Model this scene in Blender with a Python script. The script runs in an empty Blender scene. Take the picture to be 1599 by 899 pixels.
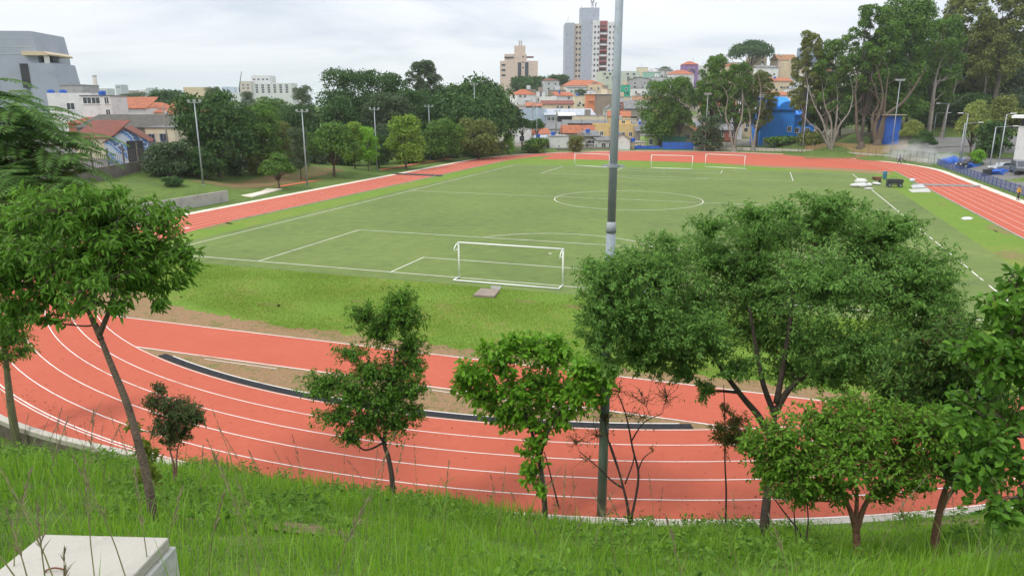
import bpy, bmesh, math, random
import numpy as np
from mathutils import Vector, Matrix
random.seed(7); rng = np.random.default_rng(7)
C = bpy.context.scene.collection
SC = bpy.context.scene
R = math.radians
# ------------------------------------------------------------------ camera (world = pitch coordinates, metres)
CAM = np.array([15.2653, -43.8254, 11.5069]); YAW, PIT, ROL, FOC = -0.331865, -0.252062, -0.001885, 1115.15
PW, PH = 1599., 899.
def cam_axes():
    f = np.array([math.sin(YAW)*math.cos(PIT), math.cos(YAW)*math.cos(PIT), math.sin(PIT)])
    r = np.array([math.cos(YAW), -math.sin(YAW), 0.]); u = np.cross(r, f)
    return r*math.cos(ROL)+u*math.sin(ROL), -r*math.sin(ROL)+u*math.cos(ROL), f
CR, CU, CF = cam_axes()
def at(px, py, d):                      # point that the photo shows at (px, py), d metres along the view axis
    return CAM + d*(CF + CR*(px-PW/2)/FOC - CU*(py-PH/2)/FOC)
def gp(px, py, z=0.):                   # same, on a level plane
    v = CF + CR*(px-PW/2)/FOC - CU*(py-PH/2)/FOC
    return CAM + v*(z-CAM[2])/v[2]
cam = bpy.data.cameras.new('camera'); co = bpy.data.objects.new('camera', cam); C.objects.link(co)
cam.sensor_width = 36; cam.lens = FOC/PW*36; cam.clip_end = 20000; cam.clip_start = .05
m4 = Matrix((CR, CU, -CF)).transposed().to_4x4(); m4.translation = Vector(CAM); co.matrix_world = m4
SC.camera = co
ROT = -YAW                              # heading of things that face the viewer's hill

# ------------------------------------------------------------------ materials
def nd(t, ty, **k):
    n = t.nodes.new(ty)
    for a, b in k.items(): setattr(n, a, b)
    return n
def newmat(name):
    m = bpy.data.materials.new(name); m.use_nodes = True
    t = m.node_tree; b = t.nodes['Principled BSDF']
    return m, t, b
MATS = {}
def M(name, col, rough=.8, var=.14, scale=1.2, bump=0., metal=0., spec=.4, fine=18., stain=None):
    """painted / cast / metal surface: two octaves of patchy tone, optional dirt colour and bump"""
    if name in MATS: return MATS[name]
    m, t, b = newmat(name); L = t.links.new
    tc = nd(t, 'ShaderNodeTexCoord')
    n1 = nd(t, 'ShaderNodeTexNoise'); n1.inputs['Scale'].default_value = scale; n1.inputs['Detail'].default_value = 6
    n2 = nd(t, 'ShaderNodeTexNoise'); n2.inputs['Scale'].default_value = fine; n2.inputs['Detail'].default_value = 3
    L(tc.outputs['Object'], n1.inputs['Vector']); L(tc.outputs['Object'], n2.inputs['Vector'])
    mx = nd(t, 'ShaderNodeMath', operation='ADD'); L(n1.outputs['Fac'], mx.inputs[0])
    ml = nd(t, 'ShaderNodeMath', operation='MULTIPLY'); ml.inputs[1].default_value = .5; L(n2.outputs['Fac'], ml.inputs[0]); L(ml.outputs[0], mx.inputs[1])
    rp = nd(t, 'ShaderNodeValToRGB'); e = rp.color_ramp.elements
    lo = stain or [c*(1-2*var) for c in col]
    e[0].position = .5; e[0].color = (*lo, 1); e[1].position = .95; e[1].color = (*[min(1, c*(1+var)) for c in col], 1)
    k = rp.color_ramp.elements.new(.66); k.color = (*col, 1)
    L(mx.outputs[0], rp.inputs[0]); L(rp.outputs[0], b.inputs['Base Color'])
    b.inputs['Roughness'].default_value = rough; b.inputs['Metallic'].default_value = metal
    b.inputs['Specular IOR Level'].default_value = spec
    if bump:
        bp = nd(t, 'ShaderNodeBump'); bp.inputs['Strength'].default_value = bump; bp.inputs['Distance'].default_value = .03
        L(n2.outputs['Fac'], bp.inputs['Height']); L(bp.outputs[0], b.inputs['Normal'])
    MATS[name] = m; return m
def leafmat(name, dark, light, trans=.35, rough=.5, young=None, patch=.35):
    if name in MATS: return MATS[name]
    m, t, b = newmat(name); L = t.links.new
    g = nd(t, 'ShaderNodeNewGeometry'); tc = nd(t, 'ShaderNodeTexCoord')
    n = nd(t, 'ShaderNodeTexNoise'); n.inputs['Scale'].default_value = 1.3; L(tc.outputs['Object'], n.inputs['Vector'])
    a = nd(t, 'ShaderNodeMath', operation='MULTIPLY_ADD'); a.inputs[1].default_value = 1-patch
    s = nd(t, 'ShaderNodeMath', operation='MULTIPLY'); s.inputs[1].default_value = patch; L(n.outputs['Fac'], s.inputs[0])
    L(g.outputs['Random Per Island'], a.inputs[0]); L(s.outputs[0], a.inputs[2])
    rp = nd(t, 'ShaderNodeValToRGB'); e = rp.color_ramp.elements
    e[0].position = .1; e[0].color = (*dark, 1); e[1].position = .85; e[1].color = (*light, 1)
    if young: q = rp.color_ramp.elements.new(.97); q.color = (*young, 1)
    L(a.outputs[0], rp.inputs[0]); L(rp.outputs[0], b.inputs['Base Color'])
    b.inputs['Roughness'].default_value = rough; b.inputs['Specular IOR Level'].default_value = .14
    tr = nd(t, 'ShaderNodeBsdfTranslucent'); L(rp.outputs[0], tr.inputs['Color'])
    ms = nd(t, 'ShaderNodeMixShader'); ms.inputs[0].default_value = trans
    L(b.outputs[0], ms.inputs[1]); L(tr.outputs[0], ms.inputs[2])
    L(ms.outputs[0], t.nodes['Material Output'].inputs['Surface'])
    MATS[name] = m; return m
def groundmat(name, stops, scale, fine, rough=.95, bump=.3, bscale=40., dist=.05, stretch=(1, 1, 1), pos0=.3, pos1=.7):
    """stops: colours from low to high of a layered world-space noise"""
    if name in MATS: return MATS[name]
    m, t, b = newmat(name); L = t.links.new
    g = nd(t, 'ShaderNodeNewGeometry'); mp = nd(t, 'ShaderNodeMapping'); mp.inputs['Scale'].default_value = stretch
    L(g.outputs['Position'], mp.inputs['Vector'])
    n1 = nd(t, 'ShaderNodeTexNoise'); n1.inputs['Scale'].default_value = scale; n1.inputs['Detail'].default_value = 8; n1.inputs['Roughness'].default_value = .62
    n2 = nd(t, 'ShaderNodeTexNoise'); n2.inputs['Scale'].default_value = fine; n2.inputs['Detail'].default_value = 4
    n3 = nd(t, 'ShaderNodeTexNoise'); n3.inputs['Scale'].default_value = bscale; n3.inputs['Detail'].default_value = 3
    for n in (n1, n2, n3): L(mp.outputs[0], n.inputs['Vector'])
    mx = nd(t, 'ShaderNodeMix', data_type='FLOAT'); mx.inputs[0].default_value = .4
    L(n1.outputs['Fac'], mx.inputs[2]); L(n2.outputs['Fac'], mx.inputs[3])
    rp = nd(t, 'ShaderNodeValToRGB'); e = rp.color_ramp.elements
    k = len(stops)
    for i, c in enumerate(stops):
        p = pos0+(pos1-pos0)*i/(k-1)
        if i == 0: el = e[0]
        elif i == k-1: el = e[-1]
        else: el = rp.color_ramp.elements.new(p)
        el.position = p; el.color = (*c, 1)
    L(mx.outputs[0], rp.inputs[0])
    hs = nd(t, 'ShaderNodeHueSaturation'); L(rp.outputs[0], hs.inputs['Color'])
    mr = nd(t, 'ShaderNodeMapRange'); mr.inputs['From Min'].default_value = .25; mr.inputs['From Max'].default_value = .75
    mr.inputs['To Min'].default_value = .72; mr.inputs['To Max'].default_value = 1.25
    L(n3.outputs['Fac'], mr.inputs['Value']); L(mr.outputs[0], hs.inputs['Value'])
    L(hs.outputs[0], b.inputs['Base Color']); b.inputs['Roughness'].default_value = rough
    b.inputs['Specular IOR Level'].default_value = .2
    if bump:
        bp = nd(t, 'ShaderNodeBump'); bp.inputs['Strength'].default_value = bump; bp.inputs['Distance'].default_value = dist
        L(n3.outputs['Fac'], bp.inputs['Height']); L(bp.outputs[0], b.inputs['Normal'])
    MATS[name] = m; return m
def stripedmat(name, col, col2, scale, axis='X', rough=.85, bump=.5):
    """clay tiles / corrugated sheet: wave bands with patchy weathering"""
    if name in MATS: return MATS[name]
    m, t, b = newmat(name); L = t.links.new
    tc = nd(t, 'ShaderNodeTexCoord')
    w = nd(t, 'ShaderNodeTexWave', bands_direction=axis); w.inputs['Scale'].default_value = scale; w.inputs['Distortion'].default_value = .6
    n = nd(t, 'ShaderNodeTexNoise'); n.inputs['Scale'].default_value = .9; n.inputs['Detail'].default_value = 7
    L(tc.outputs['Object'], w.inputs['Vector']); L(tc.outputs['Object'], n.inputs['Vector'])
    mx = nd(t, 'ShaderNodeMix', data_type='RGBA'); mx.inputs[6].default_value = (*col, 1); mx.inputs[7].default_value = (*col2, 1)
    mr = nd(t, 'ShaderNodeMapRange'); mr.inputs[1].default_value = .4; mr.inputs[2].default_value = .68
    L(n.outputs['Fac'], mr.inputs[0]); L(mr.outputs[0], mx.inputs[0])
    hs = nd(t, 'ShaderNodeHueSaturation'); L(mx.outputs[2], hs.inputs['Color'])
    m2 = nd(t, 'ShaderNodeMapRange'); m2.inputs[3].default_value = .75; m2.inputs[4].default_value = 1.1
    L(w.outputs['Fac'], m2.inputs[0]); L(m2.outputs[0], hs.inputs['Value'])
    L(hs.outputs[0], b.inputs['Base Color']); b.inputs['Roughness'].default_value = rough; b.inputs['Specular IOR Level'].default_value = .25
    bp = nd(t, 'ShaderNodeBump'); bp.inputs['Strength'].default_value = bump; bp.inputs['Distance'].default_value = .05
    L(w.outputs['Fac'], bp.inputs['Height']); L(bp.outputs[0], b.inputs['Normal'])
    MATS[name] = m; return m

WHITE = M('white_paint', (.78, .78, .76), .5, .05)
LINE = M('line_paint', (.70, .66, .61), .85, .14, .9, fine=12, stain=(.52, .40, .35))
GALV = M('galvanised_steel', (.34, .37, .39), .5, .12, 3, metal=.35)
DARKMET = M('dark_metal', (.05, .055, .06), .5, .1)
GLASS = M('window_dark', (.045, .055, .065), .15, .2, 1.5, spec=.6)
CONC = M('concrete', (.36, .35, .32), .9, .16, 1.1, bump=.3, stain=(.2, .19, .17))
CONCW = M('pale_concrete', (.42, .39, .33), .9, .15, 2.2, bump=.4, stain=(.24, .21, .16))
TILE = stripedmat('clay_tiles', (.50, .15, .07), (.36, .13, .08), 9)
TILEO = stripedmat('orange_tiles', (.50, .17, .085), (.33, .13, .08), 9)
TILED = stripedmat('weathered_tiles', (.26, .09, .06), (.18, .08, .065), 9)
FIBRO = stripedmat('fibre_cement_sheet', (.25, .25, .25), (.15, .145, .14), 14)
ZINC = stripedmat('zinc_sheet', (.50, .53, .57), (.38, .40, .44), 10)
BARK = M('bark', (.10, .075, .055), .95, .25, 4, bump=1., fine=26)
BARKP = M('pale_bark', (.21, .185, .155), .95, .3, 1.5, bump=.8, fine=9, stain=(.09, .08, .065))
BARKR = M('reddish_bark', (.16, .085, .05), .9, .25, 5, bump=.8, fine=30)

# ------------------------------------------------------------------ object helpers
def tag(o, label=None, cat=None, group=None, kind=None):
    if label: o['label'] = label
    if cat: o['category'] = cat
    if group: o['group'] = group
    if kind: o['kind'] = kind
    return o
def thing(name, label, cat, loc, rz=0., group=None):
    o = bpy.data.objects.new(name, None); o.empty_display_size = .3; C.objects.link(o)
    o.location = Vector(loc); o.rotation_euler = (0, 0, rz)
    return tag(o, label, cat, group)
def link_mesh(name, me, mats, parent=None, smooth=False):
    for m in (mats if isinstance(mats, (list, tuple)) else [mats]): me.materials.append(m)
    if smooth: me.polygons.foreach_set('use_smooth', [True]*len(me.polygons))
    o = bpy.data.objects.new(name, me); C.objects.link(o)
    if parent: o.parent = parent
    return o
class MB:
    def __init__(s): s.v = []; s.f = []; s.m = []
    def add(s, vs, fs, mi=0):
        k = len(s.v); s.v += [tuple(map(float, v)) for v in vs]; s.f += [tuple(i+k for i in f) for f in fs]; s.m += [mi]*len(fs); return s
    def box(s, c, d, rz=0., mi=0, rx=0., ry=0.):
        mt = Matrix.Rotation(rz, 3, 'Z') @ Matrix.Rotation(ry, 3, 'Y') @ Matrix.Rotation(rx, 3, 'X')
        vs = [Vector(c)+mt @ Vector((a*d[0]/2, b*d[1]/2, e*d[2]/2)) for a in (-1, 1) for b in (-1, 1) for e in (-1, 1)]
        return s.add(vs, [(0, 1, 3, 2), (4, 6, 7, 5), (0, 4, 5, 1), (2, 3, 7, 6), (0, 2, 6, 4), (1, 5, 7, 3)], mi)
    def tube(s, pts, rad, n=8, mi=0, cap=True):
        pts = [Vector(p) for p in pts]; k = len(pts)
        if not hasattr(rad, '__len__'): rad = [rad]*k
        vs = []; ref = None
        for i, p in enumerate(pts):
            d = (pts[min(i+1, k-1)]-pts[max(i-1, 0)]).normalized()
            if ref is None: ref = Vector((1, 0, 0)) if abs(d.x) < .8 else Vector((0, 1, 0))
            x = (ref-d*ref.dot(d)).normalized(); y = d.cross(x); ref = x
            vs += [p+(x*math.cos(2*math.pi*j/n)+y*math.sin(2*math.pi*j/n))*rad[i] for j in range(n)]
        fs = [(i*n+j, i*n+(j+1) % n, (i+1)*n+(j+1) % n, (i+1)*n+j) for i in range(k-1) for j in range(n)]
        if cap: fs += [tuple(range(n-1, -1, -1)), tuple((k-1)*n+j for j in range(n))]
        return s.add(vs, fs, mi)
    def prism(s, poly, z0, z1, mi=0):           # poly in xy, counter-clockwise
        n = len(poly); vs = [(x, y, z0) for x, y in poly]+[(x, y, z1) for x, y in poly]
        return s.add(vs, [tuple(range(n-1, -1, -1)), tuple(range(n, 2*n))]+[(i, (i+1) % n, n+(i+1) % n, n+i) for i in range(n)], mi)
    def extr(s, poly, y0, y1, mi=0):            # poly in xz, extruded along y
        n = len(poly); vs = [(x, y0, z) for x, z in poly]+[(x, y1, z) for x, z in poly]
        return s.add(vs, [tuple(range(n)), tuple(range(2*n-1, n-1, -1))]+[(i, n+i, n+(i+1) % n, (i+1) % n) for i in range(n)], mi)
    def blob(s, c, r, seed=0, mi=0, jit=.12, sub=2):
        bm = bmesh.new(); bmesh.ops.create_icosphere(bm, subdivisions=sub, radius=1.); rr = random.Random(seed)
        vs = []
        for v in bm.verts:
            k = 1+rr.uniform(-jit, jit); vs.append((c[0]+v.co.x*r[0]*k, c[1]+v.co.y*r[1]*k, c[2]+v.co.z*r[2]*k))
        fs = [[v.index for v in f.verts] for f in bm.faces]; bm.free(); return s.add(vs, fs, mi)
    def build(s, name, mats, parent=None, smooth=False, bevel=0.):
        me = bpy.data.meshes.new(name); me.from_pydata(s.v, [], s.f)
        me.polygons.foreach_set('material_index', s.m)
        o = link_mesh(name, me, mats, parent, smooth)
        if bevel:
            b = o.modifiers.new('bevel', 'BEVEL'); b.width = bevel; b.segments = 2; b.limit_method = 'ANGLE'
        return o
def np_mesh(name, V, F, mats, parent=None):
    """V (n,k,3) islands; F list of index tuples into one island"""
    n, k, _ = V.shape
    me = bpy.data.meshes.new(name); me.vertices.add(n*k); me.vertices.foreach_set('co', V.reshape(-1).astype(np.float32))
    per = np.concatenate([np.array(f) for f in F]); tot = np.array([len(f) for f in F])
    idx = (np.arange(n)[:, None]*k+per[None]).reshape(-1)
    lt = np.tile(tot, n); ls = np.concatenate([[0], np.cumsum(lt)[:-1]])
    me.loops.add(len(idx)); me.loops.foreach_set('vertex_index', idx.astype(np.int32))
    me.polygons.add(len(lt)); me.polygons.foreach_set('loop_start', ls.astype(np.int32)); me.polygons.foreach_set('loop_total', lt.astype(np.int32))
    me.update(calc_edges=True)
    return link_mesh(name, me, mats, parent)
def copy_tree(o, parent=None):
    c = o.copy(); C.objects.link(c); c.parent = parent
    for ch in list(o.children): copy_tree(ch, c)
    return c
def sst(a, b, x):
    t = np.clip((np.asarray(x, float)-a)/(b-a), 0, 1); return t*t*(3-2*t)

# ------------------------------------------------------------------ terrain
CX, CY0, CY1, RIN = 1.15, 15.2, 97.5, 36.5          # the running track: bend centres and kerb radius
def seg_r(x, y):
    yy = np.clip(y, CY0, CY1); return np.hypot(x-CX, y-yy)
def r_out(x, y):
    near = 42.55+.95*sst(-2, -12, x)+1.2*sst(-12, -26, x)+2.6*sst(24, 40, x)
    return np.where(y < CY0, near+(45.6-near)*sst(-8, 14, y), 45.6)
ctrl = []
for px in (770, 850, 930, 1010, 1100, 1200, 1300):
    for pb in (232, 215, 195, 170, 150, 130, 108):
        if px < 880 and pb < 125: continue
        ctrl.append(at(px, pb+(232-pb)*.16, 185+(232-pb)*2.2))
for px, pb, d in ((1250, 212, 180), (1300, 222, 165), (1360, 226, 162), (1410, 232, 155), (1340, 205, 185), (1450, 225, 160), (1520, 245, 135), (1590, 262, 112), (1500, 215, 180),
                  (1590, 215, 165), (1450, 190, 200), (1550, 190, 200), (1400, 140, 300), (1500, 130, 300), (1620, 130, 300), (1300, 100, 480), (1150, 98, 500)):
    ctrl.append(at(px, pb, d))
for c in ((-52, 20, .2), (-52, 45, .2), (-52, 80, .1), (-50, 110, .1), (-62, 30, 1.6), (-72, 35, 2.8), (-62, 60, 1.2), (-66, 90, 1.), (-60, 125, .5), (-90, 60, 3.), (-120, 110, 3.), (-110, 40, 3.5), (-150, 60, 4), (-60, 160, .5),
          (-90, 150, 1), (-200, 220, 3), (-150, 330, 2), (-400, 500, 1), (-900, 1300, -3), (-2500, 2600, -5), (-400, 2500, -3), (50, 120, .2), (52, 80, .1), (60, 60, .2), (54, 30, .2), (70, 40, .3), (-30, 150, .2), (5, 152, .2), (30, 150, .5),
          (400, 900, 45), (1500, 1500, 20), (900, 200, 25), (300, -100, 10), (-300, -100, 8), (0, -400, 12), (70, 10, 1.)):
    ctrl.append(np.array(c, float))
ctrl = np.array(ctrl)
def field(x, y):
    x = np.atleast_1d(x).astype(float); y = np.atleast_1d(y).astype(float); out = np.zeros(x.shape); ws = np.zeros(x.shape)
    for c in ctrl:
        d2 = (x-c[0])**2+(y-c[1])**2+16.; w = d2**-1.75; out += w*c[2]; ws += w
    return out/ws
def H(x, y):
    x = np.atleast_1d(x).astype(float); y = np.atleast_1d(y).astype(float)
    s = seg_r(x, y)-r_out(x, y)
    z0 = .32-1.07*sst(1., -6, x)-.38*sst(7.5, 12, x)
    sp = np.clip(s, 0, 18.4); emb = z0+.565*sp+.35*np.sin(x*.9+y*.4)*sst(3, 9, s)*.35+.05*np.sin(x*2.3)*np.sin(y*1.9)*sst(.5, 2, s)
    emb = np.minimum(emb, 10.2)
    we = sst(-4, -20, y)
    far = field(x, y)*sst(0, 9, s)-.03
    return np.where(s <= 0, -.06-.9*sst(-4, -2, s)*we, we*emb+(1-we)*far)
def h1(x, y): return float(H(x, y)[0])
def hit(px, py, d0=3.):                 # where the photo's ray meets the terrain
    v = CF + CR*(px-PW/2)/FOC - CU*(py-PH/2)/FOC; d = d0
    while d < 900:
        p = CAM+v*d
        if p[2] < h1(p[0], p[1]): return p, d
        d += .05 if d < 40 else .4
    return p, d
def axis(lo, hi, a, b, fine):
    mid = list(np.arange(a, b+1e-6, fine)); st = fine; up = []; p = b
    while p < hi: st = min(st*1.13, 260); p += st; up.append(p)
    st = fine; dn = []; p = a
    while p > lo: st = min(st*1.13, 260); p -= st; dn.append(p)
    return np.array(dn[::-1]+mid+up)
def structure(o): o['kind'] = 'structure'; return o
GROUND = groundmat('ground_cover', [(.07, .095, .028), (.09, .14, .030), (.12, .18, .036), (.20, .14, .085)], .12, 1.1, bump=.6, bscale=9, dist=.1)
xs, ys = axis(-5000, 5000, -60, 80, 1.), axis(-600, 7000, -48, 60, 1.)
XX, YY = np.meshgrid(xs, ys); ZZ = H(XX.ravel(), YY.ravel())
nx, ny = len(xs), len(ys)
ii = (np.arange(ny-1)[:, None]*nx+np.arange(nx-1)[None]).ravel()
gf = np.stack([ii, ii+1, ii+nx+1, ii+nx], 1)
me = bpy.data.meshes.new('ground'); me.from_pydata(np.stack([XX.ravel(), YY.ravel(), ZZ], 1).tolist(), [], gf.tolist())
structure(link_mesh('ground', me, GROUND, smooth=True))

# ------------------------------------------------------------------ flat sheets of the stadium
def sheet(name, polys, z, mat, kind='structure'):
    b = MB()
    for p in polys: b.add([(x, y, z) for x, y in p], [tuple(range(len(p)))])
    o = b.build(name, mat); o['kind'] = kind; return o
def stadium(r, n=64, rf=None):
    pts = [(CX+r*math.cos(a), CY0+r*math.sin(a)) for a in np.linspace(math.pi, 2*math.pi, n)]
    pts += [(CX+r*math.cos(a), CY1+r*math.sin(a)) for a in np.linspace(0, math.pi, n)]
    return pts
def ring(r0, r1, n=96):                 # closed band of quads
    a, b = stadium(r0, n), stadium(r1, n); k = len(a)
    return [[a[i], b[i], b[(i+1) % k], a[(i+1) % k]] for i in range(k)]
def arcband(cx, cy, r0, r1, a0, a1, n=48):
    t = np.linspace(a0, a1, n)
    return [[(cx+r0*math.cos(p), cy+r0*math.sin(p)), (cx+r1*math.cos(p), cy+r1*math.sin(p)), (cx+r1*math.cos(q), cy+r1*math.sin(q)), (cx+r0*math.cos(q), cy+r0*math.sin(q))] for p, q in zip(t[:-1], t[1:])]
def strip(p, q, w):
    d = np.array(q, float)-np.array(p, float); n = np.array([-d[1], d[0]])/np.hypot(*d)*w/2
    return [tuple(p-n), tuple(q-n), tuple(q+n), tuple(p+n)]
LAWN = groundmat('lawn', [(.27, .18, .085), (.225, .215, .060), (.155, .235, .032), (.128, .225, .026), (.19, .265, .040)], .16, 1.7, bump=.8, bscale=14, dist=.06, pos0=.26, pos1=.66)
TURF = groundmat('artificial_turf', [(.085, .112, .046), (.120, .166, .048), (.143, .196, .052), (.175, .215, .066)], .07, .9, bump=.25, bscale=22, dist=.02, pos0=.3, pos1=.68)
RED = groundmat('red_track', [(.37, .082, .049), (.435, .101, .059), (.465, .111, .065), (.495, .136, .086)], .22, 2.6, rough=.9, bump=.2, bscale=60, dist=.01, pos0=.25, pos1=.75)
SOIL = groundmat('dry_soil', [(.13, .12, .04), (.26, .17, .085), (.33, .20, .11), (.16, .16, .05), (.36, .25, .15)], .9, 5, bump=1., bscale=16, dist=.08)
sheet('infield_lawn', [stadium(RIN)], -.02, LAWN)
# turf, a hair over the lawn
sheet('football_pitch', [[(-31.4, -1.9), (33.2, -1.9), (33.2, 91.2), (-31.4, 91.2)]], -.012, TURF)
# running track: a full ring plus the wider near bend
a_, b_ = stadium(RIN-.06, 128), stadium(43.72, 128); k_ = len(a_)
def trim(p):                            # the near bend is red only as far as its kerb
    r = math.hypot(p[0]-CX, p[1]-CY0)
    if p[1] >= CY0: return p
    f = min(43.72, float(r_out(*p))+.05)/r; return (CX+(p[0]-CX)*f, CY0+(p[1]-CY0)*f)
b_ = [trim(p) for p in b_]
sheet('running_track', [[a_[i], b_[i], b_[(i+1) % k_], a_[(i+1) % k_]] for i in range(k_)], 0., RED)
cs = lambda x: RIN**2-(x-CX)**2
def clipx(y): return math.sqrt(RIN**2-(y-CY0)**2)
# runway across the near D, and the far D filled with the same red
def dband(ya, yb, n=30):
    out = []
    for a, b in zip(np.linspace(ya, yb, n)[:-1], np.linspace(ya, yb, n)[1:]):
        out.append([(CX-clipx(a), a), (CX+clipx(a), a), (CX+clipx(b), b), (CX-clipx(b), b)])
    return out
rj = random.Random(3)
sheet('red_runway', dband(-18.44, -14.72), -.004, RED)
far = [(-29.5, 104.5), (-22, 106.8), (-8.5, 107.2), (4.5, 106.0), (16.7, 102.6), (27.8, 101.4), (34.5, 98.2), (37.3, 96.)]
arc = [(CX+RIN*math.cos(a), CY1+RIN*math.sin(a)) for a in np.linspace(.0, math.pi-.55, 60)]
sheet('red_apron', [far+arc], -.004, RED)
def ragged(pts, amp, seed):
    r = random.Random(seed); out = []
    for (x0, y0), (x1, y1) in zip(pts[:-1], pts[1:]):
        n = max(2, int(math.hypot(x1-x0, y1-y0)/.35))
        for i in range(n):
            t = i/n; out.append((x0+(x1-x0)*t+r.uniform(-amp, amp)*.4, y0+(y1-y0)*t+r.uniform(-amp, amp)))
    return out
lens = [[(CX-clipx(a), a), (CX+clipx(a), a), (CX+clipx(b), b), (CX-clipx(b), b)] for a, b in zip(np.linspace(-21.25, -18.44, 24)[:-1], np.linspace(-21.25, -18.44, 24)[1:])]
sheet('soil_crescent', lens, -.008, SOIL)
top = ragged([(22.5, -13.3), (10, -13.7), (3, -13.4), (-4, -13.3), (-10, -13.0), (-16, -12.2), (-21, -10.3), (-25, -7.2)], .35, 2)
sheet('soil_margin', [[(-27, -8.5), (-23.2, -12.2), (-19.9, -14.72), (21.8, -14.72)]+top], -.010, SOIL)
sheet('soil_margin_far', [ragged([(9, 104), (16, 98.3), (24, 95.8), (36.5, 89.5)], .6, 5)+[(36.5, 99), (27.8, 101.6), (16.7, 102.9), (12, 104.6)]], -.010, SOIL)
b = MB()
# lane and edge lines
lines = []
for k in range(6): lines += ring(RIN+.0+1.19*k-.022, RIN+1.19*k+.022)
lines += arcband(CX, CY0, 42.29, 42.345, math.pi, 2*math.pi, 90)
lines += [strip((-42.55+.0, y), (-42.55, y+1), .07) for y in ()]
sheet('track_lane_lines', lines, .006, LINE)
d = [strip((CX-clipx(-14.72)+.5, -14.70), (CX+clipx(-14.72)-.5, -14.70), .07), strip((CX-clipx(-18.44), -18.40), (CX+clipx(-18.44), -18.40), .07),
     strip((-8.6, -18.72), (-4.6, -18.72), .05), strip((2.0, -18.72), (9.4, -18.72), .05)]
for y in (8.2, 10.4): d += [strip((-41.6+i*1.19, y), (-41.0+i*1.19, y), .35) for i in range(2, 6, 2)]
d += [strip((36.9+RIN*0, 76+.5*i), (43.8, 76+.5*i), .06) for i in (0,)]
sheet('runway_lines', d, .004, LINE)
PWD, PL = 59.97, 89.27; PA, PD, GA, GD, RC = 20.18, 14.69, 8.92, 5.27, 9.08
L2 = PWD/2
pm = []; lw = .09
def rect(x0, y0, x1, y1): return [strip((x0, y0), (x1, y0), lw), strip((x1, y0+lw/2), (x1, y1-lw/2), lw), strip((x1, y1), (x0, y1), lw), strip((x0, y1-lw/2), (x0, y0+lw/2), lw)]
pm += [strip((-L2, 0), (L2, 0), lw), strip((-L2, PL), (L2, PL), lw), strip((-L2, lw/2), (-L2, PL-lw/2), lw), strip((-L2+lw/2, PL/2), (L2-lw/2, PL/2), lw)]
y = lw/2; rj = random.Random(1)
while y < PL-1:                         # the right touchline is worn to dashes near the goal line
    n = 4. if y > 45 else rj.uniform(.8, 2.2); pm.append(strip((L2, y), (L2, min(y+n, PL-lw/2)), lw)); y += n+(0 if y > 45 else rj.uniform(.3, 1.6))
for s, y0 in ((1, 0), (-1, PL)):
    for hw, dp in ((PA, PD), (GA, GD)):
        yy = y0+s*dp
        pm += [strip((-hw, y0+s*lw/2), (-hw, yy-s*lw/2), lw), strip((hw, y0+s*lw/2), (hw, yy-s*lw/2), lw), strip((-hw-lw/2, yy), (hw+lw/2, yy), lw)]
    spot = y0+s*9.8; a = math.asin((PD-9.8)/RC) if True else 0
    a0, a1 = (a, math.pi-a) if s > 0 else (math.pi+a, 2*math.pi-a)
    pm += arcband(0, spot, RC-lw/2, RC+lw/2, a0+.012, a1-.012, 40); pm += [strip((-.12, spot), (.12, spot), .22)]
pm += arcband(0, PL/2, RC-lw/2, RC+lw/2, 0, 2*math.pi, 90)
sheet('pitch_lines', pm, -.004, LINE)
BLK = M('black_grating', (.030, .031, .034), .95, .3, 6, fine=40, spec=.1)
sheet('drain_channel', arcband(CX, CY0, RIN-.52, RIN-.1, math.pi+math.acos(12.2/RIN), 2*math.pi-math.acos(12.6/RIN), 70), .004, BLK)
sheet('drain_edge_line', arcband(CX, CY0, RIN-.58, RIN-.52, math.pi+math.acos(11.6/RIN), 2*math.pi-math.acos(12.2/RIN), 60), .006, LINE)
# kerb on the inside of both straights
kb = MB()
for x, s in ((CX-RIN-.0, 1), (CX+RIN, -1)): kb.box((x+s*.12, (CY0+CY1)/2, .02), (.1, CY1-CY0, .09))
structure(kb.build('inner_kerb', CONC))
# cream concrete edge outside the straights and far bend
ed = []
A, B_ = stadium(43.72, 96), stadium(44.85, 96)
for i in range(len(A)-1):
    if A[i][1] > 6: ed.append([A[i], B_[i], B_[i+1], A[i+1]])
CREAM = M('cream_concrete', (.62, .56, .46), .9, .1, .5, stain=(.42, .36, .28))
sheet('concrete_edge_strip', ed+[[(CX-44.85, 97.5), (CX-43.72, 97.5), (CX-43.72, 15.2), (CX-44.85, 15.2)]], .004, CREAM)
sheet('jump_runway', [[(-50.2, 42), (-48.9, 42), (-47.6, 100), (-48.9, 100)]], .16, M('orange_runway', (.52, .14, .07), .9, .12, .5))
# near outer kerb wall: top pale and chipped, face dark
kb = MB(); th = np.linspace(math.pi+.45, 2*math.pi-.35, 110)
rr = [float(r_out(CX+42.8*math.cos(a), CY0+42.8*math.sin(a))) for a in th]
for i in range(len(th)-1):
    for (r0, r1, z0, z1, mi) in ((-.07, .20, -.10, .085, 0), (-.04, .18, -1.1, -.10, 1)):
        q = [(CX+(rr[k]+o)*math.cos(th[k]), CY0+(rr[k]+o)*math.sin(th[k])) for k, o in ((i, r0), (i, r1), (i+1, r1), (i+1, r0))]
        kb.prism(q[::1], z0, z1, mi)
kerb = kb.build('outer_kerb_wall', [CONCW, M('dark_concrete', (.12, .105, .08), .95, .3, 2, bump=.5)])
tag(kerb, 'pale topped concrete kerb wall between the curved track and grass bank', 'kerb wall')
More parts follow.
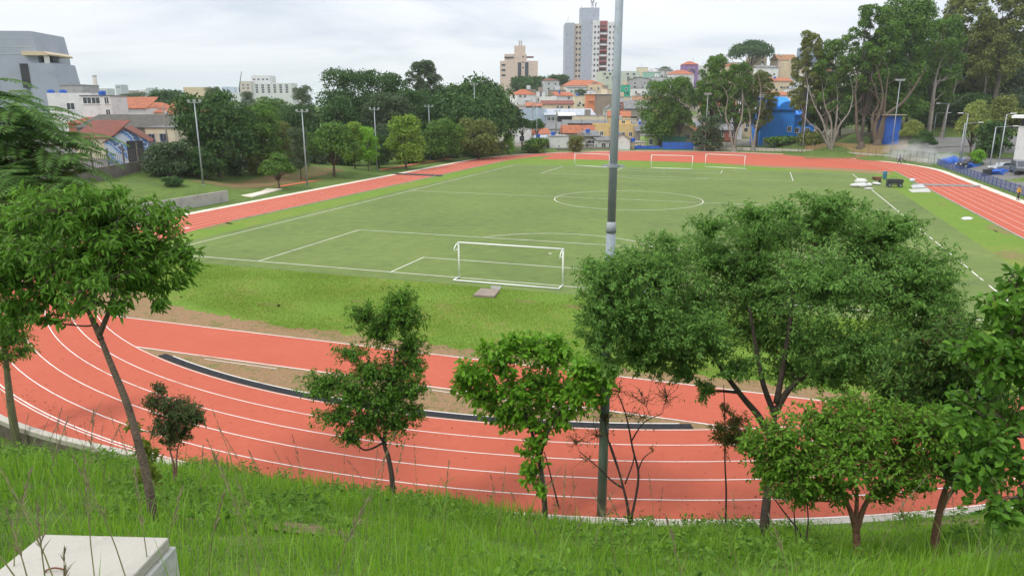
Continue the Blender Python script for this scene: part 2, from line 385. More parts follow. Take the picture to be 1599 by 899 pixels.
# ------------------------------------------------------------------ goals
GOALS = 'white football goals'
def goal(label, loc, rz, first=None, arms=True):
    t = thing('football_goal', label, 'goal', loc, rz, GOALS)
    for s in (-1, 1):
        MB().tube([(s*3.66, 0, 0), (s*3.66, 0, 2.44)], .052, 12).build('post', WHITE, t, True)
        MB().tube([(s*3.66, -.03, .05), (s*3.66, -1.0, .05)], .045, 8).build('ground_bar', WHITE, t, True)
        MB().tube([(s*3.66, -.04, 2.42), (s*3.66, -.45, 2.36), (s*3.66, -.72, 2.2), (s*3.66, -.78, 1.95)], .032, 8).tube([(s*3.66, -.05, 2.05), (s*3.66, -.5, 1.98)], .022, 6).build('net_bracket', WHITE, t, True)
    MB().tube([(-3.72, 0, 2.44), (3.72, 0, 2.44)], .052, 12).build('crossbar', WHITE, t, True)
    MB().tube([(-3.68, -1.0, .05), (3.68, -1.0, .05)], .05, 8).build('back_ground_bar', WHITE, t, True)
    return t
goal('white goal frame without a net on the near goal line', (0, 0, 0), 0)
goal('far white goal frame in the middle, standing on the far goal line', (0, PL, 0), math.pi)
p = gp(921, 261); goal('white goal frame left of the tall grey pole at the far end', (p[0]+.3, p[1]+.2, 0), math.pi-.28)
p = gp(1131, 263); goal('far white goal frame closest to the bare soil strip, right of another', (p[0], p[1], 0), math.pi-.3)

# ------------------------------------------------------------------ floodlight masts
POLES = 'floodlight poles around the track'
W_LAMP = M('lamp_lens', (.5, .5, .5), .3, .1)
def mast(px, py, h, label, heads=3, r0=.11, z=None, cross=1.6):
    p = gp(px, py); zz = h1(p[0], p[1]) if z is None else z
    t = thing('floodlight_pole', label, 'floodlight', (p[0], p[1], zz), 0, POLES)
    MB().tube([(0, 0, 0), (0, 0, h*.5), (0, 0, h)], [r0, r0*.8, r0*.55], 10).build('pole', GALV, t, True)
    MB().box((0, 0, .015), (.4, .4, .03)).build('base_plate', GALV, t)
    MB().box((0, 0, h+.06), (cross, .08, .08), ROT).build('cross_arm', GALV, t)
    for i in range(heads):
        k = (i-(heads-1)/2)*cross/max(1, heads-1)*.92
        MB().box((k*math.cos(ROT), k*math.sin(ROT), h+.26), (.34, .12, .28), ROT, rx=.35).box((k*math.cos(ROT), k*math.sin(ROT), h+.26), (.26, .13, .2), ROT, 1, .35).build('floodlight_head', [GALV, W_LAMP], t)
    return t
mast(319, 303, 10.5, 'slim floodlight pole behind the end of the grey retaining wall')
mast(480, 291, 10.4, 'slim floodlight pole beside the pale slab and orange runway')
mast(589, 267, 10.3, 'slim floodlight pole between the rounded bright green tree and yellow-green trees')
mast(672, 251, 10.6, 'slim floodlight pole right of the rounded bright green tree')
mast(742, 243, 15.6, 'tall floodlight pole rising in front of the broad umbrella-shaped dark tree')
mast(838, 238, 11.5, 'pale slim floodlight pole before the houses, beside two small umbrella-shaped trees')
mast(1100, 236.5, 13.6, 'pale floodlight pole in front of the fig trees, above two far goals', 4)
mast(1252, 242, 15., 'leaning-look white floodlight pole in front of the bright blue house', 3)
mast(1390, 249, 15.2, 'white floodlight pole with six lamps before the huge fig tree', 6, cross=1.9)
tag(mast(959, 236, 9.5, 'thin pole behind the goals, mostly hidden by the near pole', 1, .07))
# the big near mast
p = gp(939, 803); t = thing('floodlight_mast', 'thick grey steel mast running out of the top of the photo', 'floodlight', (p[0], p[1], -.2), 0, POLES)
PGR = M('green_grey_paint', (.13, .17, .14), .6, .15, 2); PGL = M('mast_grey', (.30, .34, .37), .6, .12, 2.5, metal=.05)
JZ = float(at(956, 333, 20.75)[2])+.2; RZ = float(at(962, 249, 20.8)[2])+.2
MB().tube([(0, 0, 0), (0, 0, 4.6)], [.138, .13], 20).build('lower_tube', PGR, t, True)
MB().tube([(0, 0, 4.6), (.01, 0, JZ-.15)], [.13, .122], 20).build('middle_tube', M('mast_mid', (.26, .30, .33), .6, .12, 2.5, metal=.05), t, True)
MB().tube([(.01, 0, JZ+.1), (.03, 0, 15.8)], [.108, .095], 20).build('upper_tube', PGL, t, True)
MB().tube([(.01, 0, JZ-.16), (.01, 0, JZ-.02), (.01, 0, JZ+.12)], [.14, .125, .11], 20).build('sleeve', M('sleeve_grey', (.33, .36, .38), .6, .1, 2, metal=.05), t, True)
MB().tube([(.01, 0, RZ), (.01, 0, RZ+.08)], .15, 16).box((-.2, 0, RZ+.04), (.16, .05, .05)).box((.22, 0, RZ+.04), (.16, .05, .05)).build('clamp_ring', GALV, t)
MB().box((.03, 0, 15.9), (2.6, .12, .12)).build('cross_arm', GALV, t)
for k in (-1.1, -.4, .4, 1.1): MB().box((k, .15, 16.15), (.5, .2, .4), rx=.4).build('floodlight_head', GALV, t)

# ------------------------------------------------------------------ small things on the grass
def poly_slab(name, pxs, z, h, mat, label, cat, group=None):
    P = [gp(x, y) for x, y in pxs]; c = np.mean(P, 0)
    pl = [(q[0]-c[0], q[1]-c[1]) for q in P]
    ar = sum(pl[i][0]*pl[(i+1) % len(pl)][1]-pl[(i+1) % len(pl)][0]*pl[i][1] for i in range(len(pl)))
    if ar < 0: pl = pl[::-1]
    o = MB().prism(pl, 0, h).build(name, mat, bevel=min(.02, h*.3)); o.location = (c[0], c[1], z); return tag(o, label, cat, group)
BROWNC = M('brown_concrete', (.24, .19, .15), .9, .2, 3, bump=.4)
poly_slab('manhole_cover', [(739, 463), (772, 465), (780, 455), (751, 452)], -.02, .14, BROWNC, 'square brown concrete cover in the lawn behind the near goal', 'manhole cover')
poly_slab('manhole_cover', [(765, 451.5), (781, 452.5), (783, 447.5), (768, 446.8)], -.02, .06, M('grey_cover', (.25, .24, .22), .9, .2, 3), 'small grey cover touching the back bar of the near goal', 'manhole cover')
poly_slab('lawn_lid', [(1500, 341.5), (1506, 343.5), (1516, 343), (1520, 341), (1514, 339), (1505, 339)], -.02, .06, M('lid_white', (.52, .52, .49), .7, .1, 4), 'round white lid lying alone on grass beside right straight', 'lid')
sl = poly_slab('concrete_slab', [(362, 306), (395, 309), (441, 296.5), (418, 296)], .02, .16, CREAM, 'cream concrete slab at the start of the orange runway', 'slab')
poly_slab('cable_cover', [(612, 270.5), (618, 272.6), (690, 275.6), (691, 273.6)], .0, .07, M('black_rubber', (.03, .03, .032), .7, .2, 3), 'black cable cover laid across the left straight of the track', 'cable cover')
poly_slab('cable_cover', [(1424, 287), (1426, 289.5), (1531, 292.3), (1531, 290)], .0, .08, M('grey_cable_cover', (.20, .19, .18), .8, .2, 3), 'grey cable cover laid across the right straight of the track', 'cable cover')
poly_slab('cover_sheet', [(1418, 296), (1424, 300.5), (1454, 300), (1449, 294)], -.02, .05, M('pale_sheet', (.45, .45, .40), .7, .1), 'pale flat board on the grass beside the grey cable cover', 'board')
poly_slab('cover_sheet', [(1422, 290.5), (1425, 294.5), (1446, 293.5), (1440, 288)], -.02, .12, M('grey_sheet', (.42, .43, .42), .7, .15), 'grey folded sheet behind the pale flat board', 'sheet')
t = thing('plastic_bucket', 'small white bucket at the inner edge of right straight', 'bucket', gp(1424, 284.5)); MB().tube([(0, 0, 0), (0, 0, .55)], [.3, .38], 14).build('body', M('white_plastic', (.6, .66, .7), .4, .05), t, True); MB().tube([(-.38, 0, .55), (-.2, 0, .75), (.2, 0, .75), (.38, 0, .55)], .02, 5).build('handle', DARKMET, t)
SACK = M('sack_cloth', (.58, .57, .54), .8, .08, 3)
for i, (px, py, a, bb, c, lb) in enumerate(((1337, 292, .85, .5, .3, 'white sack at the left end of the row on far turf'), (1347, 292.5, .8, .55, .34, 'white sack in the middle of the row on far turf'),
        (1357, 291.5, .7, .4, .3, 'white sack just left of the right touchline'), (1368, 288.5, .8, .4, .22, 'greyish sack lying beside the brown barrow'), (1344, 288.5, .9, .5, .52, 'white sack heaped highest at the back of the row'),
        (1357, 295.5, .7, .35, .12, 'flattened white sack across the right touchline'))):
    q = gp(px, py); t = MB().blob((0, 0, c*.8), (a, bb, c), i, jit=.1).build('sack', SACK, smooth=True); t.location = (q[0], q[1], 0); t.rotation_euler[2] = i*.7; tag(t, lb, 'sack', 'white sacks on the grass')
# dark dump cart
q = gp(1396, 292); BLKP = M('black_paint', (.028, .03, .033), .45, .2, 2)
t = thing('dump_cart', 'black four wheeled dump cart parked on the grass', 'cart', (q[0], q[1], 0), ROT-.25)
MB().extr([(-.95, .45), (.95, .45), (1.1, 1.05), (-1.1, 1.05)], -.5, .5).build('bed', BLKP, t, bevel=.03)
MB().extr([(-1.02, 1.053), (1.02, 1.053), (.8, 1.12), (-.8, 1.12)], -.45, .45).build('load', M('wet_soil', (.05, .045, .04), .9, .3, 4), t)
for sx in (-.72, .72):
    for sy in (-.46, .46): MB().tube([(sx, sy-.09, .27), (sx, sy+.09, .27)], .27, 16).tube([(sx, sy-.1, .27), (sx, sy+.1, .27)], .1, 8, 1).build('wheel', [DARKMET, GALV], t, False)
MB().tube([(-.3, .52, 1.0), (-.3, .6, 1.4), (.3, .6, 1.4), (.3, .52, 1.0)], .025, 6).build('push_handle', DARKMET, t)
MB().box((0, -.51, .32), (1.7, .06, .12)).build('bumper', DARKMET, t)
q = gp(1369, 285)
t = thing('wheelbarrow', 'rusty brown wheelbarrow beside the blue drum', 'wheelbarrow', (q[0], q[1], 0), ROT+.3)
RUST = M('rusty_paint', (.17, .07, .04), .8, .25, 4)
MB().extr([(-.45, .4), (.3, .35), (.62, .85), (-.7, .85)], -.36, .36).build('tray', RUST, t, bevel=.02)
MB().tube([(.55, -.06, .22), (.55, .06, .22)], .22, 14).build('wheel', DARKMET, t)
for s in (-1, 1): MB().tube([(.55, s*.1, .22), (-.4, s*.26, .38), (-1.15, s*.3, .62)], .025, 6).tube([(-.4, s*.28, .38), (-.48, s*.28, .0)], .02, 6).build('handle', DARKMET, t)
q = gp(1381, 279.5); t = thing('plastic_drum', 'teal blue plastic drum standing between barrow and dump cart', 'drum', (q[0], q[1], 0))
MB().tube([(0, 0, 0), (0, 0, .1), (0, 0, .6), (0, 0, .68), (0, 0, 1.15), (0, 0, 1.2)], [.27, .3, .3, .33, .3, .26], 18).build('body', M('teal_plastic', (.05, .17, .25), .45, .15), t, True)
MB().tube([(0, 0, 1.2), (0, 0, 1.25)], .28, 18).build('lid', M('grey_plastic', (.3, .33, .35), .5, .1), t)
# foreground utility box
ztop = float(at(166, 835, 5.15)[2])
A_, B2 = gp(67, 833, ztop), gp(264, 838, ztop); C_, D_ = gp(216, 894, ztop), gp(0, 884, ztop)
u = (B2-A_); wbx = float(np.linalg.norm(u)); u /= wbx; v = ((C_-B2)/np.linalg.norm(C_-B2)+(D_-A_)/np.linalg.norm(D_-A_)); v /= np.linalg.norm(v); Lb = 1.05
u_box, v_box = u.copy(), v.copy(); box0 = A_; boxu, boxv = u[:2], v[:2]
t = thing('utility_box', 'whitewashed concrete utility box with wire handle in foreground grass', 'utility box', A_)
WASH = M('whitewash', (.42, .395, .345), .9, .07, 1.2, bump=.35, stain=(.33, .30, .25), fine=45)
def quadp(e): return [tuple((-u*e-v*e)[:2]), tuple((-u*e+v*(Lb+e))[:2]), tuple((u*(wbx+e)+v*(Lb+e))[:2]), tuple((u*(wbx+e)-v*e)[:2])]
MB().prism(quadp(0), -.085, 0).build('lid', WASH, t, bevel=.012)
MB().prism(quadp(.028), -1.5, -.09).build('body', M('grey_whitewash', (.44, .44, .40), .9, .14, 2.5, bump=.4, stain=(.24, .25, .2)), t, bevel=.012)
hp = [gp(x_, 893, ztop)-A_ for x_ in (70, 105)]; hm = (hp[0]+hp[1])/2; hz = np.array([0, 0, 1.])
MB().tube([hp[0]-hz*.01, hp[0]*.9+hm*.1+hz*.012, hp[0]*.5+hm*.5+hz*.028, hm+hz*.034, hp[1]*.5+hm*.5+hz*.028, hp[1]*.9+hm*.1+hz*.012, hp[1]-hz*.01], .0065, 8).build('handle', RUST, t, True)
def wall_run(name, pts, h, th_, mat, label, cat, z=None, cap=None, base=None):
    o = thing(name, label, cat, (pts[0][0], pts[0][1], z if z is not None else h1(pts[0][0], pts[0][1])))
    b = MB(); cpb = MB(); z0 = o.location.z
    for (x0, y0), (x1, y1) in zip(pts[:-1], pts[1:]):
        n = np.array([-(y1-y0), x1-x0])/math.hypot(x1-x0, y1-y0)*th_/2
        za, zb = (0, 0) if z is not None else (h1(x0, y0)-z0, h1(x1, y1)-z0)
        X = [(x0-n[0], y0-n[1]), (x1-n[0], y1-n[1]), (x1+n[0], y1+n[1]), (x0+n[0], y0+n[1])]
        v = [(x-o.location.x, y-o.location.y, q-.6) for (x, y), q in zip(X, (za, zb, zb, za))]+[(x-o.location.x, y-o.location.y, q+h) for (x, y), q in zip(X, (za, zb, zb, za))]
        b.add(v, [(3, 2, 1, 0), (4, 5, 6, 7), (0, 1, 5, 4), (1, 2, 6, 5), (2, 3, 7, 6), (3, 0, 4, 7)])
    b.build('wall_face', mat, o)
    return o
wp = [tuple(gp(225, 333.5)[:2]), tuple(gp(362, 315)[:2])]; wp = [(-46.3, 13.), (-46.2, 27.6)]
wall_run('retaining_wall', wp, 1.35, .25, CONC, 'smooth grey retaining wall above the left straight of the track', 'retaining wall', z=0.)

def patch(cx, cy, rx, ry, seed):
    r = random.Random(seed); return [(cx+rx*math.cos(t_)*r.uniform(.55, 1.15), cy+ry*math.sin(t_)*r.uniform(.55, 1.15)) for t_ in np.linspace(0, 2*math.pi, 40, endpoint=False)]
pl_ = []
for i_, (px, py, rx, ry) in enumerate(((1562, 358, 1.1, 3.), (1580, 398, 1.6, 2.2), (1500, 372, .7, 1.4), (1540, 335, .6, 2.), (1470, 318, .5, 1.4), (340, 352, .8, 2.6), (820, 470, .8, .35), (900, 478, 1.3, .5), (560, 470, .7, .3), (420, 475, 1.1, .4), (1590, 440, 1.2, 1.6))):
    q = gp(px, py); pl_.append(patch(q[0], q[1], rx, ry, i_))
sheet('worn_lawn_patches', pl_, -.016, groundmat('worn_lawn', [(.26, .17, .085), (.22, .18, .07), (.15, .19, .04), (.13, .20, .03)], .8, 4, bump=.8, bscale=14, dist=.06))

# ------------------------------------------------------------------ buildings
def wmat(name, col, stain=None, var=.1): return M(name, col, .9, var, .7, stain=stain or [c*.62 for c in col], fine=6)
W_ = dict(white=wmat('white_render', (.62, .62, .60)), grey=wmat('grey_render', (.34, .34, .34)), lgrey=wmat('light_grey_render', (.48, .49, .49)), tan=wmat('bare_block', (.27, .22, .17)),
    pink=wmat('pink_render', (.56, .43, .36)), salmon=wmat('salmon_render', (.55, .32, .22)), orange=wmat('orange_render', (.58, .22, .10)), beige=wmat('beige_render', (.54, .44, .30)),
    yellow=wmat('yellow_render', (.60, .44, .20)), cream=wmat('cream_render', (.62, .54, .38)), mint=wmat('mint_render', (.30, .52, .40)), lime=wmat('lime_render', (.34, .48, .16)), green=wmat('green_paint', (.03, .36, .22)),
    dgreen=wmat('dark_green_paint', (.03, .11, .07)), blue=wmat('bright_blue_paint', (.035, .25, .82), [.03, .19, .66]), dblue=wmat('deep_blue_paint', (.03, .11, .44)), sky=wmat('pale_blue_render', (.36, .43, .52)), steel=wmat('blue_grey_cladding', (.27, .31, .37)),
    purple=wmat('purple_paint', (.26, .16, .34)), brick=wmat('red_brick', (.34, .13, .08)), dark=wmat('dark_opening', (.035, .035, .04)), bluegrey=wmat('blue_grey_paint', (.25, .31, .42)), pgreen=wmat('pale_green_render', (.46, .52, .42)), dirt=wmat('dirty_wall', (.22, .20, .17)), red=wmat('dull_red_paint', (.36, .10, .09)))
FLATR = M('flat_roof', (.30, .29, .28), .95, .2, .6)
DOORM = M('door_paint', (.16, .09, .06), .7, .15, 3)
HILL_G = 'houses on the hillside'
def house(px0, px1, pt, d, label, wall, roof='flat', rh=1.5, rmat=None, win=(), deep=9., yaw=0., door=None, tank=False, name='house', cat='house', group=HILL_G, hb=None, wsz=(1.1, 1.2), frames=False, side_win=0, over=.35, wmat_=None, facade=None):
    """front wall spans photo columns px0..px1 at view depth d, eaves at photo row pt; win = list of (u, v) in 0..1 of the front"""
    a, b2 = at(px0, pt, d), at(px1, pt, d); wd = (px1-px0)*d/FOC; mid = (a+b2)/2
    rz = ROT+yaw
    corners = [(mid+np.array([math.cos(rz)*s*wd/2-math.sin(rz)*e*deep, math.sin(rz)*s*wd/2+math.cos(rz)*e*deep, 0])) for s in (-1, 1) for e in (0, 1)]
    zb = min(h1(q[0], q[1]) for q in corners)-.3 if hb is None else mid[2]-hb
    h = mid[2]-zb
    if h < 2.2: h = 2.2; zb = mid[2]-h
    t = thing(name, label, cat, (mid[0], mid[1], zb), rz, group)
    wm = W_[wall] if isinstance(wall, str) else wall
    x = wd/2
    if roof in ('gable_front', 'gable_side'):
        pass
    if roof == 'gable_front': MB().extr([(-x, 0), (x, 0), (x, h), (0, h+rh), (-x, h)], 0, deep).build('wall', wm, t)
    elif roof == 'gable_side':
        k = MB(); k.prism([(-x, 0), (x, 0), (x, deep), (-x, deep)], 0, h); k.build('wall', wm, t)
    else: MB().prism([(-x, 0), (x, 0), (x, deep), (-x, deep)], 0, h).build('wall', wm, t)
    rm = rmat or FLATR; o = over; th = .14; rb = MB()
    if roof == 'flat':
        rb.box((0, deep/2, h+.05), (wd+2*o*.4, deep+2*o*.4, .2))
    elif roof == 'parapet':
        for c, dd in (((0, .1, h+.3), (wd, .2, .6)), ((0, deep-.1, h+.3), (wd, .2, .6)), ((-x+.1, deep/2, h+.3), (.2, deep-.4, .6)), ((x-.1, deep/2, h+.3), (.2, deep-.4, .6))): rb.box(c, dd)
        rb.box((0, deep/2, h+.04), (wd-.4, deep-.4, .08)); rm = wm
    elif roof == 'gable_front':
        for s in (-1, 1):
            P = [(s*(x+o), h-rh*o/x), (0, h+rh), (0, h+rh+th), (s*(x+o), h-rh*o/x+th)]; P = P if s < 0 else P[::-1]
            rb.extr([(p_, q_+.01) for p_, q_ in P], -o, deep+o)
    elif roof in ('gable_side', 'hip'):
        i = 0 if roof == 'gable_side' else min(x*.8, deep*.45)
        v = [(-x-o, -o, h), (x+o, -o, h), (x+o, deep+o, h), (-x-o, deep+o, h), (-x-o+i, deep/2, h+rh), (x+o-i, deep/2, h+rh)]
        rb.add([(a_, b_, c_+.02) for a_, b_, c_ in v], [(0, 1, 5, 4), (2, 3, 4, 5), (1, 2, 5), (3, 0, 4), (3, 2, 1, 0)])
    elif roof == 'shed':
        rb.add([(-x-o, -o, h-.02), (x+o, -o, h-.02), (x+o, deep+o, h+rh), (-x-o, deep+o, h+rh), (-x-o, -o, h+th), (x+o, -o, h+th), (x+o, deep+o, h+rh+th), (-x-o, deep+o, h+rh+th)],
               [(3, 2, 1, 0), (4, 5, 6, 7), (0, 1, 5, 4), (1, 2, 6, 5), (2, 3, 7, 6), (3, 0, 4, 7)])
    rb.build('roof', rm, t)
    for (u, v, *sz) in win:
        ww, wh = sz if sz else wsz
        cx, cz = -x+u*wd, v*h
        f = MB()
        for c, dd in (((cx, -.03, cz+wh/2+.05), (ww+.2, .1, .1)), ((cx, -.05, cz-wh/2-.06), (ww+.3, .14, .12)), ((cx-ww/2-.05, -.03, cz), (.1, .1, wh)), ((cx+ww/2+.05, -.03, cz), (.1, .1, wh)), ((cx, -.02, cz), (.06, .06, wh))): f.box(c, dd)
        f = f.build('window', wmat_ or WHITE, t)
        MB().box((cx, -.0, cz), (ww, .03, wh)).build('pane', GLASS, f)
    for i in range(side_win):
        for s in (-1, 1):
            f = MB().box((s*(x+.01), deep*(i+.7)/(side_win+.4), h*.7), (.06, 1., 1.1)).build('window', GLASS, t)
    if door:
        u, dw, dh = door; MB().box((-x+u*wd, -.02, dh/2+(0 if h < 6 else 0)), (dw, .08, dh)).build('door', DOORM, t)
    if group == HILL_G:
        rr = random.Random(int(px0*7+pt*3)); flat = roof in ('flat', 'parapet'); zt = h+(.15 if flat else rh*.7)
        if flat and wd > 4 and rr.random() < .6:
            bw_ = rr.uniform(1.6, 2.8); MB().box((rr.uniform(-x*.4, x*.4), deep*.55, h+1.1), (bw_, 2.2, 2.2)).build('rooftop_room', W_[rr.choice(['white', 'lgrey', 'tan', 'beige', 'dirt'])], t)
        if rr.random() < .35: MB().tube([(-x*.5, deep*.3, zt), (-x*.5, deep*.3, zt+.9), (-x*.5, deep*.3, zt+1.0)], [.55, .62, .35], 12).build('water_tank', W_[rr.choice(['dblue', 'lgrey', 'sky'])], t)
        if rr.random() < .6:
            ax_ = rr.uniform(-x*.8, x*.8); MB().tube([(ax_, deep*.4, h), (ax_, deep*.4, zt+rr.uniform(1.8, 3.4))], .05, 5).box((ax_, deep*.4, zt+1.6), (.9, .05, .05)).build('antenna', DARKMET, t)
        if h > 5.5 and len(win) and rr.random() < .7:
            for q_ in (.3, .7): MB().box((-x+wd*q_, -.02, h-4.2), (1.0, .08, 1.1)).build('window', GLASS, t)
        if rr.random() < .4: MB().box((rr.uniform(-x*.5, x*.5), -.45, h-2.75), (min(2.4, wd*.5), .9, .1)).build('awning', W_[rr.choice(['lgrey', 'red', 'dirt'])], t)
        if rr.random() < .5:
            for s in (-1, 1): MB().box((s*(x+.01), deep*.35, h-1.6), (.06, 1., 1.1)).build('window', GLASS, t)
    if tank:
        MB().tube([(x*.4, deep*.5, h+.1), (x*.4, deep*.5, h+.9), (x*.4, deep*.5, h+1.0)], [.62, .72, .4], 14).build('water_tank', W_['dblue'], t, False)
    return t
def hd(pb): return 185+(232-pb)*2.2
G2 = [(.25, .72), (.75, .72)]; G3 = [(.2, .75), (.5, .75), (.8, .75)]; G1 = [(.5, .72)]
T_ = house
# --- back rows (near the ridge) towards the front rows
T_(849, 874, 126, hd(138), 'tall grey white house with brown eaves above the white box roof', 'lgrey', 'hip', 1.2, TILED, [(.3, .8), (.75, .8), (.3, .5)], 8, .3, side_win=2)
T_(878, 945, 134, hd(136), 'long low house under the widest orange red roof below the towers', 'cream', 'hip', 3.2, TILEO, G3, 14, 0)
T_(918, 940, 134, hd(134)-6, 'beige box house tucked under right end of the widest red roof', 'beige', 'parapet', 1, None, G2, 8, -.2)
T_(886, 918, 137, hd(140)-6, 'white house with small dark windows below the widest red roof', 'white', 'shed', .8, FIBRO, [(.2, .75), (.5, .75), (.8, .75)], 8, .15)
T_(939, 1000, 113, hd(132), 'pale green apartment block with a row of dark top-floor openings, behind the near pole', 'pgreen', 'parapet', 1, None, [(.08, .92), (.22, .92), (.36, .92), (.15, .75), (.3, .75), (.68, .92), (.84, .92), (.7, .75), (.87, .75)], 14, .1, name='apartment_house', wsz=(1.5, 1.3))
T_(982, 1015, 124, hd(134), 'grey rendered house with low gable roof right of the near pole', 'grey', 'gable_front', 1.2, FIBRO, [(.3, .75), (.75, .75)], 10, -.25)
T_(972, 984, 133, hd(140), 'tiny bright green house just right of the near pole', 'green', 'flat', 1, None, G1, 7, 0)
T_(986, 1024, 138, hd(146), 'white house with dark openings above the salmon house', 'white', 'flat', 1, FIBRO, G3, 9, -.1, tank=True)
T_(1008, 1032, 113, hd(124), 'mint green flat house high on the ridge beside the palm', 'mint', 'flat', 1, None, G2, 8, .1)
T_(1016, 1052, 121, hd(132), 'light grey house with flat roof under the ridge palm', 'lgrey', 'flat', 1, FIBRO, G3, 9, .1)
T_(1050, 1085, 116, hd(130), 'house with broad orange roof below the purple house', 'white', 'hip', 2.4, TILEO, G2, 9, .2)
T_(1070, 1091, 101, hd(124), 'purple upper house with small two-tier red roof on the ridge', 'purple', 'hip', 2., TILE, [(.3, .85), (.7, .85)], 8, .15)
T_(806, 838, 148, hd(154), 'white and tan house with pink red hipped roof left of the grey white house', 'white', 'hip', 2.6, TILE, [(.18, .85), (.42, .85)], 10, .35, side_win=2)
T_(818, 838, 140, hd(152)+10, 'bare brown block wall house behind the pink red hipped roof', 'tan', 'flat', 1, None, (), 8, .2)
T_(838, 851, 143, hd(152), 'narrow white house with stacked balconies between two hipped roofs', 'white', 'flat', 1, None, [(.5, .9), (.5, .7)], 7, 0)
T_(842, 869, 153, hd(160), 'plain white box house above the long dull red roof', 'white', 'parapet', 1, None, (), 8, -.1)
T_(846, 896, 163, hd(170), 'long house under dull red roof above the blue warehouse', 'beige', 'shed', 1.6, TILED, [(.5, .75), (.62, .75), (.85, .75)], 8, 0)
T_(868, 897, 150, hd(156), 'white house with sloping pink roof next to dark treetop', 'white', 'shed', 1.8, TILE, [(.7, .8)], 7, .25)
T_(898, 917, 150, hd(164), 'stained cream ruin-like wall house below the dark treetop', 'cream', 'flat', 1, None, [(.4, .6)], 6, .1)
T_(917, 929, 147, hd(178), 'narrow orange rendered house under the white slab roof', 'orange', 'flat', .6, WHITE, (), 10, 0, over=1.)
T_(929, 960, 147, hd(178)+.2, 'tall unfinished brown block house under the white slab roof', 'tan', 'flat', .6, WHITE, (), 10, 0, over=1.)
T_(987, 1024, 150, hd(168), 'salmon pink house with blank wall right of the near pole', 'salmon', 'flat', 1, None, [(.85, .6)], 9, -.3)
T_(962, 986, 152, hd(170), 'white narrow house with window behind the near pole', 'lgrey', 'flat', 1, FIBRO, [(.7, .8), (.3, .5)], 8, 0)
T_(976, 1020, 170, hd(186), 'low house under large dark grey sheet roof', 'dirt', 'shed', 3.2, FIBRO, (), 10, -.1)
T_(800, 853, 172, hd(188), 'pale blue hall with green lower band left of the blue grey warehouse', 'sky', 'parapet', 1, None, [(.25, .3, 3.5, 1.3), (.6, .3, 3.5, 1.3)], 14, .05, name='hall', cat='hall')
T_(851, 929, 180, hd(190), 'blue grey warehouse with three dark windows in a row', 'steel', 'shed', 2.2, ZINC, [(.08, .72, 1.3, 1.4), (.16, .72, 1.3, 1.4), (.24, .72, 1.3, 1.4)], 16, 0, name='warehouse', cat='warehouse')
T_(872, 896, 181, hd(196), 'low shed with bright white canopy roof in front of the warehouse', 'dark', 'shed', .9, WHITE, (), 7, 0, name='shed', cat='shed', over=.8)
T_(894, 948, 181, hd(197), 'long blank cream wall building below the unfinished block house', 'cream', 'flat', .5, None, (), 7, 0)
T_(946, 962, 171, hd(190), 'small pale mint gabled house touching left side of the near pole', 'pgreen', 'gable_front', 1.6, FIBRO, (), 8, 0)
T_(950, 984, 182, hd(194), 'yellow house with orange tiled roof crossing behind the near pole', 'yellow', 'gable_side', 2., TILEO, [(.2, .6)], 7, -.1)
T_(884, 948, 193, hd(206), 'dark open-fronted shed with long grey roof on white posts', 'dark', 'shed', .9, FIBRO, (), 9, 0, name='open_shed', cat='shed', over=.9)
T_(852, 890, 202, hd(212), 'low building with grey sheet roof beside orange roof', 'lgrey', 'shed', 2., FIBRO, [(.6, .6)], 9, .1)
T_(926, 996, 197, hd(216), 'large yellow house with flat terrace crossed by the near pole', 'yellow', 'parapet', 1, None, [(.68, .45), (.84, .45), (.2, .5)], 10, -.1, name='house', wsz=(.9, 1.2))
T_(960, 994, 187, hd(212), 'yellow rooftop pavilion behind the large yellow house terrace', 'yellow', 'flat', 1, None, [(.4, .85), (.8, .85)], 6, -.1)
T_(880, 929, 208, hd(222), 'tan house under orange red roof left of the large yellow house', 'tan', 'gable_side', 2.2, TILEO, [(.3, .5)], 7, .05)
T_(858, 888, 213, hd(231), 'bright white low wall house behind the thin pale floodlight pole', 'white', 'flat', .4, None, [(.5, .25, .5, .4)], 7, .1)
T_(913, 936, 213, hd(230), 'small grey house with dark porch above the track edge', 'dirt', 'shed', 1.2, FIBRO, [(.5, .55, 2.5, .9)], 6, 0)
T_(934, 963, 220, hd(232), 'low white and grey shack left of the near pole foot of hill', 'lgrey', 'shed', .8, FIBRO, [(.3, .5), (.7, .5)], 6, .1)
T_(958, 984, 218, hd(233), 'small white house directly right of the near pole at the track', 'white', 'gable_front', 1.4, FIBRO, (), 7, -.1)
T_(984, 1008, 223, hd(232), 'beige shack with flat roof left of the lime green house', 'beige', 'flat', .5, None, [(.6, .5)], 6, 0)
T_(994, 1026, 205, hd(218), 'grey stained house under dark sheet roof behind lime house', 'dirt', 'shed', 2.6, FIBRO, (), 9, 0)
T_(1006, 1028, 212, hd(229), 'yellow green annex with dark doorway beside the lime green gable', 'lime', 'flat', .4, None, [(.5, .5, .9, 1.5)], 6, 0)
T_(1024, 1050, 208, hd(228), 'lime green gabled house above dark green wall', 'lime', 'gable_front', 2.2, FIBRO, (), 9, -.1)
T_(1020, 1054, 193, hd(204), 'mint green flat house behind the lime green house', 'mint', 'flat', .4, None, [(.8, .7)], 8, 0)
T_(1031, 1079, 180, hd(200), 'wide salmon house half hidden by the left fig tree', 'salmon', 'flat', .4, TILED, [(.75, .6)], 8, .1)
T_(1048, 1082, 203, hd(228), 'cream and grey house with brown door behind the blue wall', 'cream', 'gable_front', 1.6, FIBRO, [(.35, .3, .8, 1.8), (.75, .6)], 8, -.2)
T_(1084, 1112, 200, hd(222), 'grey house with dark openings behind the left fig trunks', 'grey', 'flat', .4, FIBRO, [(.3, .5), (.7, .5)], 8, 0)
